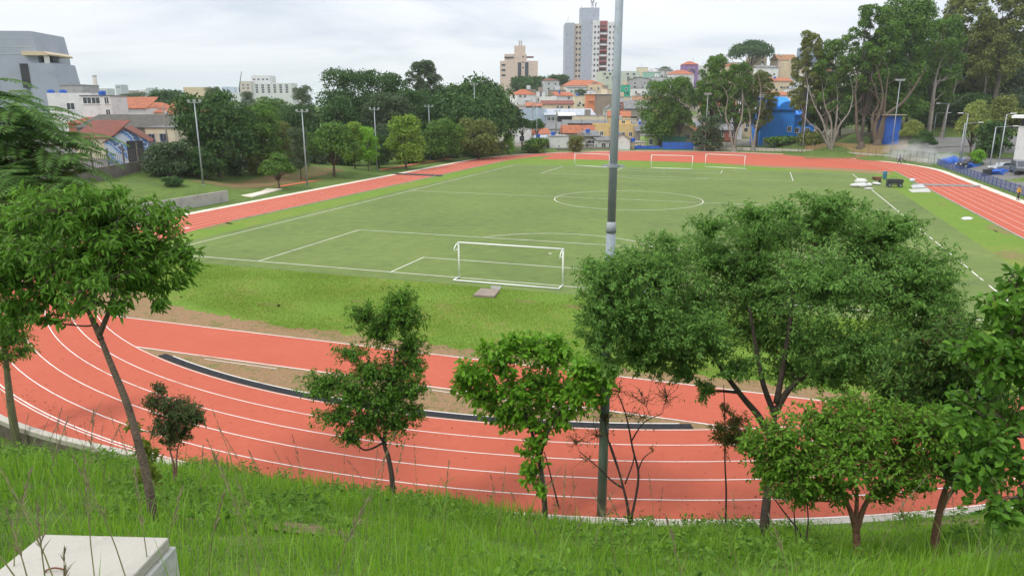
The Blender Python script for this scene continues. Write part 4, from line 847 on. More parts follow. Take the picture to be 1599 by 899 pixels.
car(1513, 262, 'dark car half hidden behind the lamp posts', M('black_car_paint', (.03, .03, .035), .3, .03), ROT+.1)
q = gp(1574, 280); t = thing('speaker_box', 'black boxy bin behind the blue railing', 'bin', (49.4, q[1]+2, .06)); MB().box((0, 0, .6), (1.0, 1.0, 1.2)).build('body', BLKP, t, bevel=.04); MB().box((0, 0, 1.23), (1.06, 1.06, .06)).build('lid', DARKMET, t)

# ------------------------------------------------------------------ people
SKIN = M('skin', (.30, .17, .11), .6, .05); HAIR = M('hair', (.02, .017, .015), .7, .1)
def skin_obj(name, nodes, edges, mat, parent, root=0, sub=2):
    me = bpy.data.meshes.new(name); me.from_pydata([n[:3] for n in nodes], edges, []); o = link_mesh(name, me, mat, parent)
    s = o.modifiers.new('skin', 'SKIN'); s.use_smooth_shade = True
    for i, n in enumerate(nodes): me.skin_vertices[0].data[i].radius = (n[3], n[4] if len(n) > 4 else n[3]); me.skin_vertices[0].data[i].use_root = (i == root)
    o.modifiers.new('sub', 'SUBSURF').levels = sub; o.modifiers['sub'].render_levels = sub; return o
def person(loc, rz, label, shirt, pants, stride=.22, armf=.18, lean=0., hold=False):
    t = thing('person', label, 'person', loc, rz)
    s = stride
    N = [(0, 0, .95, .13, .10), (0, -.01, 1.15, .125, .095), (0, 0, 1.36, .15, .10), (0, -.01, 1.49, .055), (0, -.02, 1.58, .075), (0, -.02, 1.68, .088), (0, -.015, 1.745, .06),
         (-.19, 0, 1.41, .055), (-.24, .03+armf*.3, 1.14, .042), (-.25, -armf*.3-.05, .90, .034), (-.25, -armf*.5-.08, .80, .036, .018),
         (.19, 0, 1.41, .055), (.24, .03-armf*.3, 1.14, .042), (.25, -.12 if not hold else -.3, .92 if not hold else 1.05, .034), (.25, -.18 if not hold else -.38, .83 if not hold else 1.08, .036, .018),
         (-.10, 0, .88, .085), (-.11, -s*.55, .50, .062), (-.11, -s*.8, .10, .042), (-.11, -s*.8-.16, .035, .036),
         (.10, 0, .88, .085), (.11, s*.35, .50, .062), (.11, s*.95, .12, .042), (.11, s*.95-.15, .04, .036)]
    E_ = [(0, 1), (1, 2), (2, 3), (3, 4), (4, 5), (5, 6), (2, 7), (7, 8), (8, 9), (9, 10), (2, 11), (11, 12), (12, 13), (13, 14), (0, 15), (15, 16), (16, 17), (17, 18), (0, 19), (19, 20), (20, 21), (21, 22)]
    skin_obj('body', N, E_, SKIN, t)
    g = lambda i, k=1.22: (*N[i][:3], *(r_*k for r_ in N[i][3:]))
    sl_ = [g(0, 1.12), g(1), g(2, 1.15), (*N[7][:3], .075), (*N[8][:3], .06), (*N[9][:3], .048), (*N[11][:3], .075), (*N[12][:3], .06), (*N[13][:3], .048)]
    skin_obj('shirt', sl_, [(0, 1), (1, 2), (2, 3), (3, 4), (4, 5), (2, 6), (6, 7), (7, 8)], shirt, t)
    pl = [(0, 0, .97, .14, .11), g(15, 1.15), g(16, 1.25), g(17, 1.4), g(19, 1.15), g(20, 1.25), g(21, 1.4)]
    skin_obj('trousers', pl, [(0, 1), (1, 2), (2, 3), (0, 4), (4, 5), (5, 6)], pants, t)
    MB().blob((0, .012, 1.705), (.094, .10, .085), 3, jit=.03).build('hair', HAIR, t, True)
    MB().blob((-.11, -s*.8-.10, .04), (.05, .13, .045), 1, jit=.02).blob((.11, s*.95-.09, .045), (.05, .13, .045), 2, jit=.02).build('shoes', DARKMET, t, True)
    return t
YEL = M('yellow_cloth', (.62, .34, .015), .85, .1, 8); NAVY = M('navy_cloth', (.02, .022, .03), .9, .1, 8); WCL = M('white_cloth', (.6, .6, .6), .85, .08, 8); BCL = M('blue_cloth', (.05, .12, .4), .85, .1, 8)
q = gp(1589, 312.5); person((q[0], q[1], .0), ROT+.4, 'person in a yellow top and dark trousers walking by the railing', YEL, NAVY)
q = gp(1598.5, 301); person((q[0]+.2, q[1], .0), ROT-2.6, 'person in white top and blue trousers at the right edge', WCL, BCL, .1)
q = gp(1404, 256); t = person((q[0], q[1], .0), ROT+1.2, 'worker in blue standing in the dust on the far bend', BCL, NAVY, .3, hold=True)
bl = thing('leaf_blower', 'grey tube of a leaf blower held by the blue worker', 'leaf blower', t.location, t.rotation_euler[2])
MB().tube([(.25, -.3, 1.08), (.22, -.7, .75), (.2, -1.15, .3)], [.04, .05, .06], 8).build('tube', DARKMET, bl, True); MB().box((.25, -.22, 1.08), (.2, .25, .22)).build('motor', W_['red'], bl)

# ------------------------------------------------------------------ trees of the middle and far distance
def quads_on(P, N, size, rg, elong=1.5, jit=.7):
    """leaf-clump faces: centres P, loose normals N"""
    n = len(P); N = N+rg.normal(0, jit, (n, 3)); N /= np.linalg.norm(N, axis=1)[:, None]
    a = rg.normal(0, 1, (n, 3)); U = np.cross(N, a); U /= np.linalg.norm(U, axis=1)[:, None]+1e-9; W = np.cross(N, U)
    s = size*rg.uniform(.6, 1.35, (n, 1)); b = N*s*.22
    return np.stack([P-U*s*elong*.5+b*0, P-W*s*.5*rg.uniform(.6, 1.1, (n, 1))+b, P+U*s*elong*.5, P+W*s*.5*rg.uniform(.6, 1.1, (n, 1))+b], 1)
def crown_pts(lobes, n, rg, shell=.55):
    L = np.array(lobes); w = (L[:, 3]*L[:, 4]*L[:, 5])**(2/3); idx = rg.choice(len(L), n, p=w/w.sum())
    d = rg.normal(0, 1, (n, 3)); d /= np.linalg.norm(d, axis=1)[:, None]
    d[:, 2] = np.where((d[:, 2] < -.35) & (rg.random(n) < .75), -d[:, 2], d[:, 2])
    r = np.where(rg.random(n) < .8, rg.uniform(.82, 1.06, n), rg.uniform(shell, .9, n))*(1+.12*rg.normal(0, 1, n))
    return L[idx, :3]+d*L[idx, 3:6]*r[:, None], d
PRO = {}
def proto(seed, kind, asp, big):
    """tree of spread 1 and height asp; returns (trunk mesh, crown mesh)"""
    n, leaf = {'round': (6500, .040), 'broad': (7500, .038), 'tall': (4200, .038), 'open': (4600, .036), 'flat': (3500, .045), 'bush': (3000, .06)}[kind]
    if big: n, leaf = int(n*1.9*max(1, asp*.8)), leaf*.68
    rg = np.random.default_rng(seed); lobes = []
    if kind == 'round': z0, z1, k, lr = .11, 1., 38, (.12, .20)
    elif kind == 'broad': z0, z1, k, lr = .22, 1., 44, (.11, .18)
    elif kind == 'tall': z0, z1, k, lr = .34, 1., 40, (.06, .105)
    elif kind == 'open': z0, z1, k, lr = .26, 1., 46, (.055, .115)
    elif kind == 'flat': z0, z1, k, lr = .58, 1., 22, (.11, .17)
    else: z0, z1, k, lr = .02, 1., 26, (.15, .23)
    if asp > 1.3: k = int(k*1.25)
    for i in range(k):
        t = (i+.5)/k; a = i*2.39996+rg.uniform(-.4, .4)
        if kind in ('round', 'bush'): zz = z0+(z1-z0)*(.1+.8*rg.random()); e = math.sqrt(max(.05, 1-((zz-.48)/.55)**2))*.40; rr = e*math.sqrt(rg.uniform(.1, 1))
        elif kind == 'broad': rr = .43*math.sqrt(t); zz = z0+.10+(z1-z0-.24)*(1-(rr/.5)**2)*rg.uniform(.55, 1)
        elif kind == 'flat': rr = .43*math.sqrt(t); zz = z0+.08+.26*(1-(rr/.46)**2)*rg.uniform(.6, 1)
        else: zz = z0+(z1-z0)*(.06+.84*t); rr = (.36 if zz < .8 else .22)*math.sqrt(rg.uniform(.15, 1))
        r = rg.uniform(*lr); rz_ = r*.78 if asp < 1.4 else r*.95
        lobes.append((rr*math.cos(a), rr*math.sin(a), min(zz*asp, asp-rz_*.9), r*1.12, r*1.12, rz_))
    P, N = crown_pts(lobes, n, rg); o_ = np_mesh('crown', quads_on(P, N, leaf, rg), [(0, 1, 2, 3)], [BARK]); me = o_.data; bpy.data.objects.remove(o_)
    tb = MB(); fk = asp*{'bush': .04, 'flat': .42, 'tall': .4}.get(kind, .2)
    tb.tube([(0, 0, -.06), (.004, .0, 0), (.01, .006, fk*.6), (0, 0, fk)], [.042, .034, .026, .022], 8)
    for l in lobes[::2]:
        m = (l[0]*.35+rg.uniform(-.03, .03), l[1]*.35+rg.uniform(-.03, .03), fk+(l[2]-fk)*.45)
        tb.tube([(0, 0, fk-.02), m, l[:3]], [.013, .008, .002], 5, cap=False)
    me2 = bpy.data.meshes.new('trunk'); me2.from_pydata(tb.v, [], tb.f); me2.materials.append(BARK); me2.polygons.foreach_set('use_smooth', [True]*len(me2.polygons))
    return me2, me
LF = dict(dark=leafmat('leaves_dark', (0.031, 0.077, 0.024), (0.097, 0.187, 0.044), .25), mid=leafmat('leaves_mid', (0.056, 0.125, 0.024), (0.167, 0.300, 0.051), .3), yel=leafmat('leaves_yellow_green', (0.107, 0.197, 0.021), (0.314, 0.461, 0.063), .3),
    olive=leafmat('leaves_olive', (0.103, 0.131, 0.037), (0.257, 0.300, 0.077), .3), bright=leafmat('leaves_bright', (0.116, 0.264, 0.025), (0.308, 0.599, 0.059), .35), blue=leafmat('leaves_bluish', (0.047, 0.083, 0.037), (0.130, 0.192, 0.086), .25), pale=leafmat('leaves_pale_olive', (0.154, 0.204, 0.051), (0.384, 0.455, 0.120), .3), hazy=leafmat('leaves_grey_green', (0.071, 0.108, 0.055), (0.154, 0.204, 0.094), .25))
TCOUNT = [0]
def tree(px0, px1, pt, pb, d, kind, leaf, label, group=None, name='tree', trunk=None, base=None):
    """spans columns px0..px1, top at row pt; stands on the terrain at view depth d (base row pb only fixes the foot when given)"""
    cx = (px0+px1)/2; tip = at(cx, pt, d)
    z = h1(tip[0], tip[1]) if base is None else base
    h = max(1.2, tip[2]-z); wd = (px1-px0)*d/FOC
    if kind in ('round', 'broad', 'open', 'tall'): wd *= 1.05
    TCOUNT[0] += 1; i = TCOUNT[0]
    t = thing(name, label, 'tree' if name not in ('shrub', 'bush') else 'shrub', (tip[0], tip[1], z), i*1.7, group); t.scale = (wd, wd, wd)
    asp = round(h/wd*3)/3 or .33; t.scale[2] = h/asp; key = (kind, asp, wd > 9, i % 2)
    if key not in PRO: PRO[key] = proto(100+len(PRO)*7, kind, asp, wd > 9)
    tm, cm = PRO[key]
    for nm, me, mt in (('trunk', tm, trunk or BARK), ('crown', cm, LF[leaf])):
        o = bpy.data.objects.new(nm, me); C.objects.link(o); o.parent = t
        o.material_slots[0].link = 'OBJECT'; o.material_slots[0].material = mt
    return t
BARKM = M('grey_brown_bark', (.12, .105, .085), .95, .3, 2, bump=.8, fine=9, stain=(.05, .045, .035))
LT = 'trees along the left side of the stadium'; RT = 'trees on the right hillside'
tree(272, 388, 143, 270, 104, 'round', 'dark', 'large dark tree left of the others, above the slim pole nearest the wall', LT)
tree(362, 436, 158, 262, 112, 'round', 'mid', 'mid green tree between the large dark tree and small low-branched tree', LT)
tree(222, 294, 224, 278, 99, 'round', 'blue', 'rounded dusky bush tree in front of the boundary wall, left of pole', LT)
tree(288, 345, 229, 276, 101, 'round', 'dark', 'rounded bush tree right of the dusky one, behind pole', LT)
tree(255, 284, 280, 304, 92, 'bush', 'dark', 'small dark bush alone on the left grass bank', LT, 'bush')
tree(384, 458, 142, 240, 160, 'broad', 'mid', 'broad mid green crown below the long pale block', LT)
tree(406, 455, 232, 280, 98, 'broad', 'mid', 'small low-branched tree on the bank between two slim poles', LT)
tree(446, 482, 196, 270, 108, 'round', 'blue', 'dusky narrow tree just left of second slim pole', LT)
tree(418, 456, 186, 240, 118, 'round', 'olive', 'olive yellow crown peeping between darker left trees', LT)
tree(480, 553, 180, 268, 112, 'broad', 'mid', 'wide green tree with low skirts right of second slim pole', LT)
tree(532, 568, 187, 258, 122, 'round', 'yel', 'yellow-green tree left of the third slim pole', LT)
tree(556, 588, 196, 258, 122, 'round', 'bright', 'smaller yellow-green tree touching the third slim pole', LT)
tree(602, 661, 180, 256, 128, 'round', 'yel', 'rounded bright green tree with fluffy crown', LT)
tree(566, 612, 205, 256, 130, 'round', 'dark', 'dark tree in the shade between the bright trees', LT)
tree(660, 722, 182, 252, 145, 'round', 'mid', 'mid green tree right of the fourth slim pole', LT)
tree(716, 778, 186, 250, 152, 'round', 'olive', 'dull green tree behind the tall pole under the umbrella crown', LT)
tree(784, 804, 208, 240, 166, 'bush', 'bright', 'small bright light green tree left of umbrella trees', LT)
tree(630, 690, 205, 250, 150, 'round', 'dark', 'dark understorey tree right behind the fluffy bright tree', LT)
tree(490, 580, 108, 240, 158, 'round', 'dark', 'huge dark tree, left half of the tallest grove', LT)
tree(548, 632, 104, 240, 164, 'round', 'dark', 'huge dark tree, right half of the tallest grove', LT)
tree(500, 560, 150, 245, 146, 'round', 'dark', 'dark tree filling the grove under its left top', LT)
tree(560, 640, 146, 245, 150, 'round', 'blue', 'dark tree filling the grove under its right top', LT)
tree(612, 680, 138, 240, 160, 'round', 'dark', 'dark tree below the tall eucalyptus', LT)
tree(625, 699, 90, 240, 195, 'tall', 'blue', 'tall eucalyptus with clumped airy crown above the grove', LT, trunk=BARKP)
tree(662, 806, 119, 240, 170, 'broad', 'dark', 'broad umbrella-shaped dark tree left of the pink apartment block', LT)
tree(690, 800, 150, 240, 162, 'broad', 'dark', 'lower skirt tree under the broad umbrella-shaped dark tree', LT)
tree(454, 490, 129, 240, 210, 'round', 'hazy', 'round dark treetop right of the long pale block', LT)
tree(430, 500, 165, 240, 150, 'round', 'dark', 'shadowed tree behind the olive yellow crown', LT)
tree(340, 400, 190, 262, 125, 'round', 'dark', 'dark tree above the white garage house', LT)
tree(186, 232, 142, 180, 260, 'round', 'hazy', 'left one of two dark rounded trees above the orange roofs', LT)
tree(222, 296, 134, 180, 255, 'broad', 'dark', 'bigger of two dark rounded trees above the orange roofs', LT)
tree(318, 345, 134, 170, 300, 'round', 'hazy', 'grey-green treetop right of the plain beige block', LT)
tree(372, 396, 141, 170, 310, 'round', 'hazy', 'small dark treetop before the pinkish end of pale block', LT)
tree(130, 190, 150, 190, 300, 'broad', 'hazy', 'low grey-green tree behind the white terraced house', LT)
tree(799, 832, 183, 240, 176, 'flat', 'dark', 'small umbrella tree left of the pale slim pole', None, trunk=BARK)
tree(826, 852, 184, 240, 178, 'flat', 'dark', 'small umbrella tree right of the pale slim pole', None, trunk=BARK)
tree(818, 858, 216, 240, 172, 'bush', 'mid', 'low green shrub under the umbrella trees', None, 'shrub')
tree(887, 914, 212, 240, 174, 'bush', 'olive', 'olive shrub before the white wall house', None, 'shrub')
tree(798, 854, 122, 150, 400, 'bush', 'dark', 'dark bushes on the ridge right of the pink apartment block', None, 'bush')
tree(854, 890, 118, 150, 440, 'bush', 'dark', 'dark bush on the ridge at the foot of the tall tower', None, 'bush')
tree(896, 919, 139, 160, hd(160), 'bush', 'blue', 'dark treetop among the houses left of the white slab roof', None)
tree(1141, 1206, 62, 100, hd(122), 'flat', 'dark', 'umbrella-shaped hilltop tree against the sky', RT)
tree(1000, 1066, 124, 232, 187, 'round', 'mid', 'left fig tree with low hanging green crown', RT, trunk=BARKM)
tree(1036, 1096, 117, 232, 184, 'open', 'mid', 'fig crown right of the low hanging one', RT, trunk=BARKM)
tree(1084, 1154, 79, 232, 182, 'open', 'mid', 'highest middle fig tree before the white houses', RT, trunk=BARKM)
tree(1124, 1190, 92, 232, 178, 'open', 'mid', 'airy fig tree with pale forked trunk right of the highest fig', RT, trunk=BARKM)
tree(1160, 1222, 106, 232, 178, 'open', 'olive', 'thin olive tree left of the bright blue house', RT, trunk=BARKM)
tree(1084, 1130, 180, 232, 177, 'bush', 'blue', 'dusky shrub under the middle fig tree', RT, 'shrub')
tree(1238, 1300, 40, 222, 166, 'open', 'olive', 'sparse tree with bare twigs against sky, above blue wing', RT, trunk=BARKM)
tree(1268, 1344, 52, 222, 164, 'open', 'mid', 'sparse tree with pale branching stems left of huge fig', RT, trunk=BARKM)
tree(1250, 1330, 120, 222, 172, 'open', 'dark', 'lower dark sparse tree behind the pale branching stems', RT, trunk=BARKM)
tree(1322, 1420, -6, 226, 162, 'open', 'mid', 'left half crown of the huge fig tree', RT, trunk=BARKM)
tree(1380, 1470, -14, 226, 166, 'round', 'mid', 'top crown of the huge fig tree', RT, trunk=BARKM)
tree(1330, 1440, 40, 226, 168, 'open', 'dark', 'inner dark crown of huge fig tree', RT, trunk=BARKM)
tree(1430, 1520, 18, 212, 175, 'open', 'mid', 'tall tree with thick pale trunk right of huge fig', RT, trunk=BARKM)
tree(1460, 1560, -20, 200, 190, 'tall', 'olive', 'tall thin eucalyptus nearest the huge fig, top out of frame', RT, trunk=BARKM)
tree(1530, 1640, -30, 200, 180, 'tall', 'olive', 'tall thin eucalyptus at the far right, top out of frame', RT, trunk=BARKM)
tree(1490, 1600, 30, 200, 200, 'open', 'olive', 'grey olive tree between the two eucalyptus', RT, trunk=BARKM)
for i, (a, b2, pt, d, lb) in enumerate(((1390, 1460, 110, 205, 'dark wood tree behind the blue kiosk'), (1440, 1520, 100, 210, 'dark wood tree behind thick pale trunk'), (1500, 1580, 96, 212, 'dark wood tree above the yard lamps'), (1560, 1650, 90, 206, 'dark wood tree at the right edge'),
        (1420, 1480, 150, 190, 'low dark wood tree right of the kiosk'), (1470, 1550, 146, 192, 'low dark wood tree behind tall lamps'), (1540, 1620, 150, 190, 'low dark wood tree behind the yard trees'), (1330, 1400, 130, 192, 'dark wood tree behind fig roots'), (1290, 1345, 150, 190, 'dark wood tree right of blue wing'), (1400, 1500, 60, 240, 'hill tree seen behind fig top'), (1500, 1610, 50, 250, 'hill tree seen behind eucalyptus trunks'))):
    tree(a, b2, pt, 0, d, 'round', 'dark' if i % 3 else 'blue', lb, RT)
tree(1506, 1552, 145, 240, 138, 'broad', 'pale', 'pale olive yard tree with flat crown right of lamps', RT)
tree(1540, 1602, 140, 240, 142, 'broad', 'olive', 'wider olive yard tree behind the white hall', RT)
tree(1412, 1444, 181, 222, 152, 'broad', 'pale', 'light green layered tree beside the blue kiosk', RT)
tree(1428, 1462, 198, 236, 146, 'broad', 'dark', 'small dark umbrella tree below the layered tree', RT)
tree(1518, 1540, 234, 256, 125, 'bush', 'bright', 'bright green round shrub among the yard poles', RT, 'shrub')
tree(1530, 1580, 190, 250, 132, 'bush', 'dark', 'dark shrub mass under the yard trees', RT, 'shrub')
tree(1246, 1290, 208, 236, 172, 'bush', 'olive', 'scrubby olive weeds below the blue wing', RT, 'shrub')
tree(1196, 1244, 214, 238, 178, 'bush', 'mid', 'green scrub below the bright blue house', RT, 'shrub')
# ridge palm
q = at(1038, 122, hd(124)); t = thing('palm_tree', 'small palm on the ridge left of the purple house', 'palm', (q[0], q[1], h1(q[0], q[1]))); hh = at(1038, 106, hd(124))[2]-t.location.z
MB().tube([(0, 0, -.3), (.1, 0, hh*.5), (0, 0, hh)], [.28, .2, .16], 8).build('trunk', BARK, t, True)
rg = np.random.default_rng(5); P = []; N = []
for i in range(16):
    a = i*.393*1.0+rg.uniform(-.1, .1); up = rg.uniform(.1, .9)
    for k in np.linspace(.15, 1, 14):
        r = 3.6*k*math.cos(up*.8); z = hh+3.4*k*math.sin(up*.9)-2.2*k*k
        for s in (-1, 1): P.append((r*math.cos(a)-s*.25*math.sin(a), r*math.sin(a)+s*.25*math.cos(a), z-.12)); N.append((0, 0, 1.))
np_mesh('fronds', quads_on(np.array(P), np.array(N), .34, rg, 2.6, .35), [(0, 1, 2, 3)], [LF['dark']], t)
# fig trunks: several pale stems leaning out of one foot
def spl3(pts, n):
    pts = [np.array(p, float) for p in pts]; P_ = [pts[0]]+pts+[pts[-1]]; out = []
    for i in range(1, len(P_)-2):
        for t in np.linspace(0, 1, n, endpoint=False):
            q0, q1, q2, q3 = P_[i-1:i+3]; out.append(tuple(.5*(2*q1+(q2-q0)*t+(2*q0-5*q1+4*q2-q3)*t*t+(3*q1-q0-3*q2+q3)*t**3)))
    return out+[tuple(pts[-1])]
def stems(px, py, d, label, lst, mat=BARKP, r=.3):
    r *= .8
    q = at(px, py, d); q[2] = h1(q[0], q[1]); t = thing('fig_trunk', label, 'tree trunk', q, 0, 'pale fig stems')
    for path in lst:
        pts = [(0, 0, -.3)]+[tuple(at(x, y, d+dd)-q) for x, y, dd in path]; n = len(pts)
        pts = spl3(pts, 4); n = len(pts); sb = MB().tube(pts, [r*(1-.93*i/(n-1)) for i in range(n)], 8); rr_ = random.Random(int(px)+len(pts)+int(path[0][0]))
        for i in range(n//3, n, 2):
            L_ = rr_.uniform(1.2, 3.6); p_ = Vector(pts[i]); e_ = p_+Vector((rr_.uniform(-1, 1), rr_.uniform(-.6, .6), rr_.uniform(.2, 1.)))*L_; m_ = (p_+e_)/2+Vector((rr_.uniform(-.3, .3), 0, -.15))
            sb.tube([p_, m_, e_, e_+(e_-m_)*.6+Vector((rr_.uniform(-.5, .5), 0, .3))], [r*(1-.93*i/(n-1))*.55, r*.22*(1-.5*i/n), r*.12, r*.03], 5, cap=False)
        sb.build('stem', mat, t, True)
    MB().tube([(0, 0, -.6), (0, 0, .1), (0, 0, .6), (0, 0, 1.3)], [r*3., r*2.1, r*1.5, r*.9], 11).build('root_flare', mat, t, True)
stems(1147, 228, 176, 'pale forked fig trunk in front of the white and grey house', [[(1140, 205, 0), (1133, 180, 1), (1136, 150, 0), (1124, 130, 0)], [(1150, 208, -1), (1158, 185, -1), (1160, 150, 0), (1156, 110, 0)]], r=.42)
stems(1177, 226, 175, 'pale slender fig trunk left of the blue house', [[(1180, 205, 0), (1186, 175, 0), (1188, 140, 0), (1182, 105, 0)], [(1172, 200, 1), (1170, 175, 1), (1160, 150, 0)]], r=.36)
stems(1118, 226, 178, 'pale leaning fig trunk under the left fig crowns', [[(1108, 200, 0), (1092, 180, 0), (1072, 165, 0), (1055, 155, 0)], [(1120, 200, 0), (1125, 180, 0), (1118, 160, 0)]], r=.36)
stems(1300, 212, 163, 'pale many-stemmed trunk right of the blue wing', [[(1285, 190, 0), (1272, 165, 0), (1262, 135, 0), (1258, 110, 0)], [(1298, 190, 0), (1288, 165, 0), (1284, 130, 0)], [(1306, 190, 1), (1308, 155, 1), (1306, 130, 0)], [(1310, 198, -1), (1326, 175, -1), (1332, 145, 0), (1326, 115, 0)], [(1280, 204, 0), (1262, 190, 0), (1250, 165, 0)]], r=.34)
stems(1345, 224, 160, 'brown fig trunk leaning left, beside the thick roots', [[(1338, 200, 0), (1337, 170, 0), (1336, 140, 0), (1342, 110, 0)]], BARK, .6)
stems(1370, 226, 160, 'thick rooted fig trunk with long limb to the right', [[(1366, 200, 0), (1376, 170, 0), (1378, 140, 0), (1368, 100, 0)], [(1378, 205, 0), (1382, 160, 0), (1388, 110, 0)], [(1380, 185, 0), (1410, 160, 0), (1432, 130, 0), (1446, 105, 0)], [(1362, 185, 1), (1372, 160, 1), (1360, 120, 0)]], BARK, .72)
stems(1452, 200, 174, 'thick straight pale trunk of the tall tree before the wood', [[(1456, 170, 0), (1459, 135, 0), (1464, 112, 0), (1472, 90, 0)], [(1460, 135, 0), (1475, 125, 0), (1486, 105, 0)]], BARKP, .6)
stems(1472, 198, 178, 'thinner leaning pale trunk right of the thick straight one', [[(1478, 175, 0), (1490, 140, 0), (1502, 105, 0), (1512, 70, 0)]], BARKP, .42)
stems(1540, 150, 190, 'slim upright eucalyptus trunk at the right', [[(1541, 110, 0), (1543, 70, 0), (1548, 20, 0)]], BARKP, .36)
MOUND = groundmat('earth_mound', [(.15, .09, .045), (.24, .15, .07), (.20, .16, .06), (.10, .12, .035)], .35, 3, bump=.8, bscale=8, dist=.1)
def drape_px(name, p0, p1, d0, d1, n, m, mat, dz):
    g = [(px, d_) for d_ in np.geomspace(d0, d1, m) for px in np.linspace(p0, p1, n)]; P_ = np.array([at(px, 180, d_) for px, d_ in g]); P_[:, 2] = H(P_[:, 0], P_[:, 1])+dz
    i_ = (np.arange(m-1)[:, None]*n+np.arange(n-1)[None]).ravel(); me = bpy.data.meshes.new(name)
    me.from_pydata(P_.tolist(), [], np.stack([i_, i_+1, i_+n+1, i_+n], 1).tolist()); return structure(link_mesh(name, me, mat))
HILLG = groundmat('hillside_ground', [(.10, .095, .08), (.17, .155, .13), (.24, .21, .17), (.10, .11, .045), (.20, .18, .15)], .12, 1.2, bump=.4, bscale=4, dist=.1)
drape_px('hillside_ground', 775, 1300, 188, 520, 90, 70, HILLG, .12)
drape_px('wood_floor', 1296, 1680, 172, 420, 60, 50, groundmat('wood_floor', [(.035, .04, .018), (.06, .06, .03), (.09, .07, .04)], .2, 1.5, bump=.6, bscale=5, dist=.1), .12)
drape_px('bare_slope', 1262, 1425, 151, 171, 60, 24, MOUND, .10)
# smoke where the worker blows dust off the track
SM, stt, sbb = newmat('dust'); stt.nodes.remove(sbb); pv = nd(stt, 'ShaderNodeVolumePrincipled'); tcs = nd(stt, 'ShaderNodeTexCoord')
pv.inputs['Color'].default_value = (.9, .9, .9, 1)
ln = nd(stt, 'ShaderNodeVectorMath', operation='LENGTH'); stt.links.new(tcs.outputs['Object'], ln.inputs[0])
fr = nd(stt, 'ShaderNodeMapRange'); fr.inputs[1].default_value = .25; fr.inputs[2].default_value = 1.; fr.inputs[3].default_value = 1.; fr.inputs[4].default_value = 0.; stt.links.new(ln.outputs['Value'], fr.inputs[0])
ns = nd(stt, 'ShaderNodeTexNoise'); ns.inputs['Scale'].default_value = 2.2; ns.inputs['Detail'].default_value = 4; stt.links.new(tcs.outputs['Object'], ns.inputs[0])
mrs = nd(stt, 'ShaderNodeMapRange'); mrs.inputs[1].default_value = .35; mrs.inputs[2].default_value = .75; stt.links.new(ns.outputs['Fac'], mrs.inputs[0])
ms_ = nd(stt, 'ShaderNodeMath', operation='MULTIPLY'); stt.links.new(fr.outputs[0], ms_.inputs[0]); stt.links.new(mrs.outputs[0], ms_.inputs[1])
m3 = nd(stt, 'ShaderNodeMath', operation='MULTIPLY'); m3.inputs[1].default_value = .55; stt.links.new(ms_.outputs[0], m3.inputs[0]); stt.links.new(m3.outputs[0], pv.inputs['Density'])
stt.links.new(pv.outputs[0], stt.nodes['Material Output'].inputs['Volume'])
q = gp(1418, 252); sm = MB().blob((0, 0, 0), (1, 1, 1), 4, jit=.0).build('dust_cloud', SM); sm.location = (q[0], q[1], 1.8); sm.scale = (5.5, 5, 3.0); sm['kind'] = 'stuff'
q = gp(1464, 258); sm2 = sm.copy(); C.objects.link(sm2); sm2.location = (q[0]+.5, q[1], 1.2); sm2.scale = (5.5, 4, 1.8); sm2['kind'] = 'stuff'

STREET = groundmat('street_paving', [(.10, .098, .092), (.16, .155, .145), (.22, .20, .17)], .2, 2, bump=.2)
drape('street', -150, -70.5, 0, 130, 70, 90, STREET, .05)
drape('bank_soil', -58, -50.6, 34, 62, 24, 60, groundmat('bank_earth', [(.10, .13, .03), (.13, .15, .04), (.24, .13, .075), (.30, .17, .10)], .5, 2.5, bump=.8, bscale=8, dist=.1), .03)
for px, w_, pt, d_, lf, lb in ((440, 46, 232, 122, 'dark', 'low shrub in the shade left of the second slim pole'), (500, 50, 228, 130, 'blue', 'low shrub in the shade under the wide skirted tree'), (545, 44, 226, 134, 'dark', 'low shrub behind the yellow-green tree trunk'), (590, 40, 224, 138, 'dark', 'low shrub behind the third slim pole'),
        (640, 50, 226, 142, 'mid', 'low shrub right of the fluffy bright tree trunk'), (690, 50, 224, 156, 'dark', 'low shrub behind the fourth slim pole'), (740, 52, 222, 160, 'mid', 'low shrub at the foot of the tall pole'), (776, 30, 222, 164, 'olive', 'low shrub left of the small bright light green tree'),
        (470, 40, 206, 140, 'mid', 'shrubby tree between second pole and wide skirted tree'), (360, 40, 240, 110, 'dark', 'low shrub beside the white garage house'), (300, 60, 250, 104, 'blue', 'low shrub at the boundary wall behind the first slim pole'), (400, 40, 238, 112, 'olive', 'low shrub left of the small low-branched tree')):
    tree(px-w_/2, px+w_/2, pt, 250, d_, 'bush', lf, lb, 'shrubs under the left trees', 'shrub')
drape_px('yard_slope', 1436, 1640, 152, 186, 50, 24, YARD, .16)

# ------------------------------------------------------------------ trees and shrubs of the near bank
def leaves(P, A, size, rg, wide=.42, fold=.25, droop=.0, up=.9, curl=.15, obov=.0):
    """pointed, folded leaves: base P, axis A (n,3)"""
    n = len(P); A = A+np.array([0, 0, -droop]); A /= np.linalg.norm(A, axis=1)[:, None]+1e-9
    N = rg.normal(0, .5, (n, 3))+np.array([0, 0, up]); N -= A*(N*A).sum(1)[:, None]; N /= np.linalg.norm(N, axis=1)[:, None]+1e-9
    B = np.cross(A, N); s = (size*rg.uniform(.6, 1.3, n))[:, None]; w = s*wide*.5; c = N*s*curl
    w1, w2 = w*(.92-.3*obov), w*(.78+.2*obov)
    return np.stack([P, P+A*s*.32-B*w1+N*w1*fold*2+c*.1, P+A*s*.70-B*w2+N*w2*fold*2-c*.3, P+A*s-c, P+A*s*.70+B*w2+N*w2*fold*2-c*.3, P+A*s*.32+B*w1+N*w1*fold*2+c*.1], 1)
